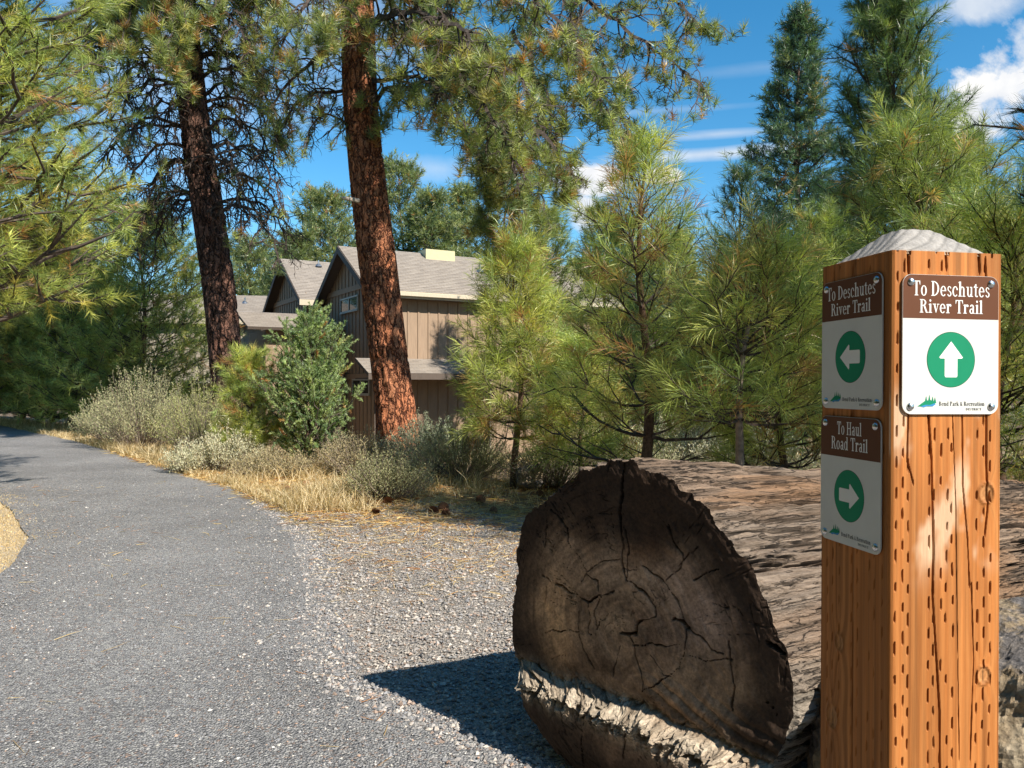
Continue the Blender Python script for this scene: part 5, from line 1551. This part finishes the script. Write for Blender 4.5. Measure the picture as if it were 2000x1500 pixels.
class Flat2D:
    """flat shapes in (u, v) metres; every piece lies a hair above the one before"""
    def __init__(s): s.V = []; s.T = []; s.k = 0; s.n = 0
    def strip(s, A, B):
        A = np.array(A, float); B = np.array(B, float); n = len(A); h = s.k*1.2e-6; s.k += 1
        P = np.concatenate([A, B]); V = np.concatenate([P, np.full((2*n, 1), h)], 1)
        T = []
        for i in range(n-1): T += [(i, i+1, n+i+1), (i, n+i+1, n+i)]
        s.V.append(V); s.T.append(np.array(T)+s.n); s.n += 2*n
    def poly(s, P):
        P = np.array(P, float); h = s.k*1.2e-6; s.k += 1
        V = np.concatenate([P, np.full((len(P), 1), h)], 1)
        s.V.append(V); s.T.append(np.array([(0, i, i+1) for i in range(1, len(P)-1)])+s.n); s.n += len(P)
    def make(s, name, m, parent, fr_, lift):
        o, ex, ez, ny = fr_
        V = np.concatenate(s.V)
        W_ = np.array(o)+V[:, :1]*np.array(ex)+V[:, 1:2]*np.array(ez)+(V[:, 2:3]+lift)*np.array(ny)
        T = np.concatenate(s.T)
        a, b, c = (W_[T[:, i]] for i in range(3))
        fl = ((np.cross(b-a, c-a)*np.array(ny)).sum(1) < 0); T[fl] = T[fl][:, ::-1]
        return obj(name, W_, T, m, parent)

def glyph(f, ch, x, y, s):
    """one serif letter at (x,y), cap height s; returns its advance"""
    TH, tn, sf = .175, .055, .055
    def rect(x0, y0, x1, y1): f.poly([(x+x0*s, y+y0*s), (x+x1*s, y+y0*s), (x+x1*s, y+y1*s), (x+x0*s, y+y1*s)])
    def quad(*p): f.poly([(x+a*s, y+b*s) for a, b in p])
    def arc(cx, cy, rx, ry, a0, a1, ix, iy, n=18):
        t = np.radians(np.linspace(a0, a1, n))
        f.strip([(x+(cx+rx*math.cos(q))*s, y+(cy+ry*math.sin(q))*s) for q in t], [(x+(cx+ix*math.cos(q))*s, y+(cy+iy*math.sin(q))*s) for q in t])
    def stem(cx, y0, y1, foot=True, head=True, w_=TH):
        rect(cx-w_/2, y0, cx+w_/2, y1)
        if foot: rect(cx-w_/2-.09, y0, cx+w_/2+.09, y0+sf)
        if head == 'l': quad((cx-w_/2-.11, y1-.09), (cx, y1-.09), (cx+w_/2, y1), (cx-w_/2, y1))
        elif head: rect(cx-w_/2-.09, y1-sf, cx+w_/2+.09, y1)
    xh = .68
    if ch == 'T':
        stem(.41, 0, 1, head=False); rect(.04, 1-.06, .78, 1); quad((.04, 1), (.04, .72), (.08, .72), (.15, .95)); quad((.78, 1), (.78, .72), (.74, .72), (.67, .95)); return .80*s
    if ch == 'D':
        stem(.2, 0, 1, head=True); arc(.24, .5, .56, .5, -90, 90, .40, .445); rect(.1, 0, .3, sf); rect(.1, 1-sf, .3, 1); return .88*s
    if ch == 'R':
        stem(.2, 0, 1); arc(.3, .755, .37, .245, -90, 90, .22, .19); rect(.2, .95, .35, 1); rect(.2, .51, .35, .56); quad((.38, .54), (.54, .56), (.80, .0), (.64, 0)); rect(.62, 0, .88, sf); return .88*s
    if ch == 'H':
        stem(.2, 0, 1); stem(.72, 0, 1); rect(.2, .48, .72, .54); return .95*s
    if ch == 'P':
        stem(.2, 0, 1); arc(.3, .74, .37, .26, -90, 90, .21, .20); rect(.2, .94, .35, 1); rect(.2, .48, .35, .54); return .76*s
    if ch == 'B':
        stem(.2, 0, 1); arc(.3, .76, .33, .24, -90, 90, .19, .18); arc(.3, .27, .40, .27, -90, 90, .24, .21); rect(.2, .94, .35, 1); rect(.2, .0, .35, .06); rect(.2, .5, .35, .55); return .82*s
    if ch == 'I': stem(.2, 0, 1); return .42*s
    if ch == 'C': arc(.43, .5, .38, .51, 45, 315, .23, .45); rect(.66, .62, .72, .95); return .8*s
    if ch == 'S': arc(.33, .74, .27, .26, 20, 270, .15, .19); arc(.33, .27, .29, .27, -160, 90, .16, .2); return .68*s
    if ch == 'o': arc(.31, xh/2, .29, xh/2+.015, 0, 360, .145, xh/2-.04, 28); return .66*s
    if ch == 'e': arc(.31, xh/2, .29, xh/2+.015, 0, 320, .145, xh/2-.045, 26); rect(.1, xh/2-.0, .58, xh/2+.05); return .63*s
    if ch == 'c': arc(.31, xh/2, .29, xh/2+.015, 45, 318, .145, xh/2-.045, 22); f.poly([(x+(.50+.075*math.cos(q))*s, y+(.50+.075*math.sin(q))*s) for q in np.linspace(0, 6.0, 12)]); return .60*s
    if ch == 's': arc(.25, .51, .19, .18, 10, 270, .09, .12); arc(.25, .17, .21, .185, -170, 90, .10, .12); return .50*s
    if ch == 'h': stem(.17, 0, 1.02, head='l'); arc(.37, xh-.20, .24, .21, 0, 180, .09, .15); rect(.47, .0, .61, xh-.19); rect(.39, 0, .70, sf); return .74*s
    if ch == 'n': stem(.17, 0, xh, head='l'); arc(.37, xh-.20, .24, .21, 0, 180, .09, .15); rect(.47, .0, .61, xh-.19); rect(.39, 0, .70, sf); return .74*s
    if ch == 'u': rect(.11, .19, .25, xh); rect(.02, xh-sf, .25, xh); arc(.33, .20, .22, .21, 180, 360, .08, .14); rect(.47, 0, .61, xh); rect(.38, xh-sf, .61, xh); rect(.47, 0, .70, sf); return .74*s
    if ch == 't': rect(.13, .12, .27, .86); quad((.0, xh), (.13, xh), (.27, .88), (.20, .88)); rect(.0, xh-.05, .42, xh); arc(.30, .14, .17, .15, 180, 330, .04, .09); return .46*s
    if ch == 'i': stem(.17, 0, xh, head='l'); f.poly([(x+(.16+.09*math.cos(q))*s, y+(.91+.09*math.sin(q))*s) for q in np.linspace(0, 6.0, 14)]); return .37*s
    if ch == 'v': quad((.07, xh), (.24, xh), (.38, .16), (.31, 0)); quad((.50, xh), (.565, xh), (.345, 0), (.30, .03)); rect(-.01, xh-sf, .32, xh); rect(.42, xh-sf, .66, xh); return .65*s
    if ch == 'r': stem(.17, 0, xh, head='l'); arc(.38, xh-.22, .2, .23, 60, 170, .1, .12); f.poly([(x+(.44+.085*math.cos(q))*s, y+(xh-.1+.085*math.sin(q))*s) for q in np.linspace(0, 6.0, 14)]); return .54*s
    if ch == 'a': rect(.36, .08, .50, .50); arc(.29, .48, .21, .21, 0, 165, .07, .155); arc(.26, .19, .22, .2, 0, 360, .09, .13, 22); arc(.54, .1, .18, .1, 180, 300, .04, .05); return .62*s
    if ch == 'l': stem(.17, 0, 1.02, head='l'); return .36*s
    if ch == 'd': arc(.28, xh/2, .26, xh/2+.01, 0, 360, .125, xh/2-.045, 26); rect(.44, 0, .58, 1.02); rect(.34, .97, .58, 1.02); rect(.44, 0, .67, sf); return .70*s
    if ch == 'k': stem(.17, 0, 1.02, head='l'); quad((.25, .28), (.50, xh), (.60, xh), (.30, .24)); quad((.32, .42), (.46, .46), (.68, 0), (.52, 0)); rect(.46, 0, .76, sf); return .72*s
    if ch == '&': arc(.30, .72, .19, .22, 0, 360, .09, .15, 20); arc(.30, .26, .26, .26, 0, 360, .13, .19, 22); quad((.30, .45), (.42, .5), (.74, 0), (.60, 0)); return .76*s
    return .30*s
def text_w(txt, s, tr):
    f = Flat2D(); x = 0
    for ch in txt: x += glyph(f, ch, x, 0, s)+tr
    return x-tr
def text(f, txt, cx, y, s, width):
    """a centred line fitted to a width"""
    tr = .035*s
    k = width/text_w(txt, s, tr); x = 0; n0 = len(f.V)
    for ch in txt: x += glyph(f, ch, x, y, s)+tr
    for V in f.V[n0:]: V[:, 0] = (V[:, 0])*k+cx-width/2
def rrect(w_, h_, r, y0=0, corners=(1, 1, 1, 1)):
    P = []
    for k, (cx, cy, a0) in enumerate([(w_/2-r, h_/2-r, 0), (-w_/2+r, h_/2-r, 90), (-w_/2+r, -h_/2+r, 180), (w_/2-r, -h_/2+r, 270)]):
        if corners[k]:
            for a in np.radians(np.linspace(a0, a0+90, 8)): P.append((cx+r*math.cos(a), cy+r*math.sin(a)+y0))
        else:
            P.append((cx+(r if k in (0, 3) else -r), cy+(r if k < 2 else -r)+y0))
    return P
def sign(lines, arrow, frame_o, ex, ny, h_, label, ntop):
    """frame_o is the panel's centre on the post's face"""
    w_ = .1210; ez = (0, 0, 1); ny = np.array(ny, float)
    P = rrect(w_, h_, .011)
    ex = np.array(ex, float); o = np.array(frame_o, float)+ny*.0012
    V = np.array([o+ex*a+np.array(ez)*b for a, b in P])
    mb = MB(); mb.prism(V, ny*.0018)
    pn = mb.build('sign_panel', S_WHITE, post); pn['label'] = label
    fr_ = (o+ny*.0018, ex, ez, ny)
    hb = .0485
    f = Flat2D()
    Q = rrect(w_-.0006, hb, .0108, y0=h_/2-hb/2-.0003, corners=(1, 1, 0, 0)); f.poly(Q); f.make('brown_header', S_BROWN, pn, fr_, .00015)
    f = Flat2D()
    for txt, yy, cs, wd_ in lines: text(f, txt, 0, h_/2-yy, cs, wd_)
    f.make('lettering', S_LET, pn, fr_, .0003)
    cy = h_/2-.0945
    f = Flat2D(); t = np.linspace(0, 2*np.pi, 56)[:-1]
    f.poly([(.0305*math.cos(a_), cy+.0312*math.sin(a_)) for a_ in t]); f.make('disc_outline', S_BLACK, pn, fr_, .00012)
    f = Flat2D(); f.poly([(.0300*math.cos(a_), cy+.0307*math.sin(a_)) for a_ in t]); f.make('green_disc', S_GREEN, pn, fr_, .0002)
    f = Flat2D()
    def rot(p):
        x, y = p; k = {'up': 0, 'left': 90, 'right': -90}[arrow]; c, s_ = math.cos(rad(k)), math.sin(rad(k)); return (x*c-y*s_, x*s_+y*c+cy)
    f.poly([rot(p) for p in [(0, .0205), (-.0150, .0025), (-.0135, .0012), (.0135, .0012), (.0150, .0025)]])
    f.poly([rot(p) for p in [(-.0080, .0015), (-.0080, -.0185), (-.0068, -.0198), (.0068, -.0198), (.0080, -.0185), (.0080, .0015)]])
    f.make('arrow', S_LET, pn, fr_, .0003)
    # little hill, trees and stream emblem
    lx, ly = -.030, -h_/2+.0085
    f = Flat2D(); f.poly([(lx-.012, ly), (lx+.006, ly), (lx+.011, ly+.004), (lx+.004, ly+.0075), (lx-.003, ly+.006)])
    for dx, hh in ((-.001, .012), (.003, .0135), (.007, .0115), (.010, .0105)):
        f.poly([(lx+dx-.0018, ly+.004), (lx+dx+.0018, ly+.004), (lx+dx, ly+hh)])
    f.make('emblem', S_GREEN, pn, fr_, .0002)
    f = Flat2D(); f.strip([(lx-.008, ly), (lx-.002, ly+.002), (lx+.004, ly+.0018), (lx+.009, ly+.0036)], [(lx-.004, ly-.001), (lx+.001, ly+.0006), (lx+.007, ly), (lx+.011, ly+.0026)]); f.make('emblem_stream', S_BLUE, pn, fr_, .0003)
    f = Flat2D(); text(f, 'Bend Park & Recreation', .014, ly+.0008, .0048, .058)
    text(f, 'DISTRICT', .029, ly-.0042, .0026, .020)
    f.make('small_print', S_BLACK, pn, fr_, .0002)
    for sx, sy in ((-.0505, ntop), (.0505, ntop), (-.0505, -h_+.0085), (.0515, -h_+.0085)):
        u_ = np.linspace(0, np.pi/2, 6); v_ = np.arange(16)*2*np.pi/16; r_ = .0046
        c0_ = o+ny*.0019+ex*sx+np.array(ez)*(h_/2+sy)
        R3 = np.stack([np.cos(u_)[:, None]*np.cos(v_)[None]*r_, np.cos(u_)[:, None]*np.sin(v_)[None]*r_, np.sin(u_)[:, None]*r_*.62+0*v_[None]], -1)
        V = c0_+R3[..., :1]*ex+R3[..., 1:2]*np.array(ez)+R3[..., 2:3]*ny
        sc = obj('screw', V, grid_T(6, 16, True), S_SCREW, pn, smooth=True)
    return pn
zf = .9
two = [('To Deschutes', .0235, .0165, .098), ('River Trail', .0425, .0150, .080)]
haul = [('To Haul', .0215, .0155, .050), ('Road Trail', .0400, .0155, .074)]
cF = vv(537, .898); cFb = vv(809, .898)
sign(two, 'up', (-hw+.0115+.0605, -hw, (cF+cFb)/2), (1, 0, 0), (0, -1, 0), cF-cFb, 'sunlit front sign with upward arrow', -.0085)
z1 = .903
a1, a2 = vv(530, z1), vv(803, z1)
sign(two, 'left', (-hw, -hw+.0125+.0605, (a1+a2)/2), (0, -1, 0), (-1, 0, 0), a1-a2, 'upper shaded side sign with left arrow', -.0085)
a1, a2 = vv(820, z1), vv(1088, z1)
sign(haul, 'right', (-hw, -hw+.0135+.0605, (a1+a2)/2), (0, -1, 0), (-1, 0, 0), a1-a2, 'lower shaded side sign with right arrow', -.0085)
print('objects', len(bpy.data.objects), 'tris', sum(len(o.data.polygons) for o in bpy.data.objects if o.type == 'MESH'))
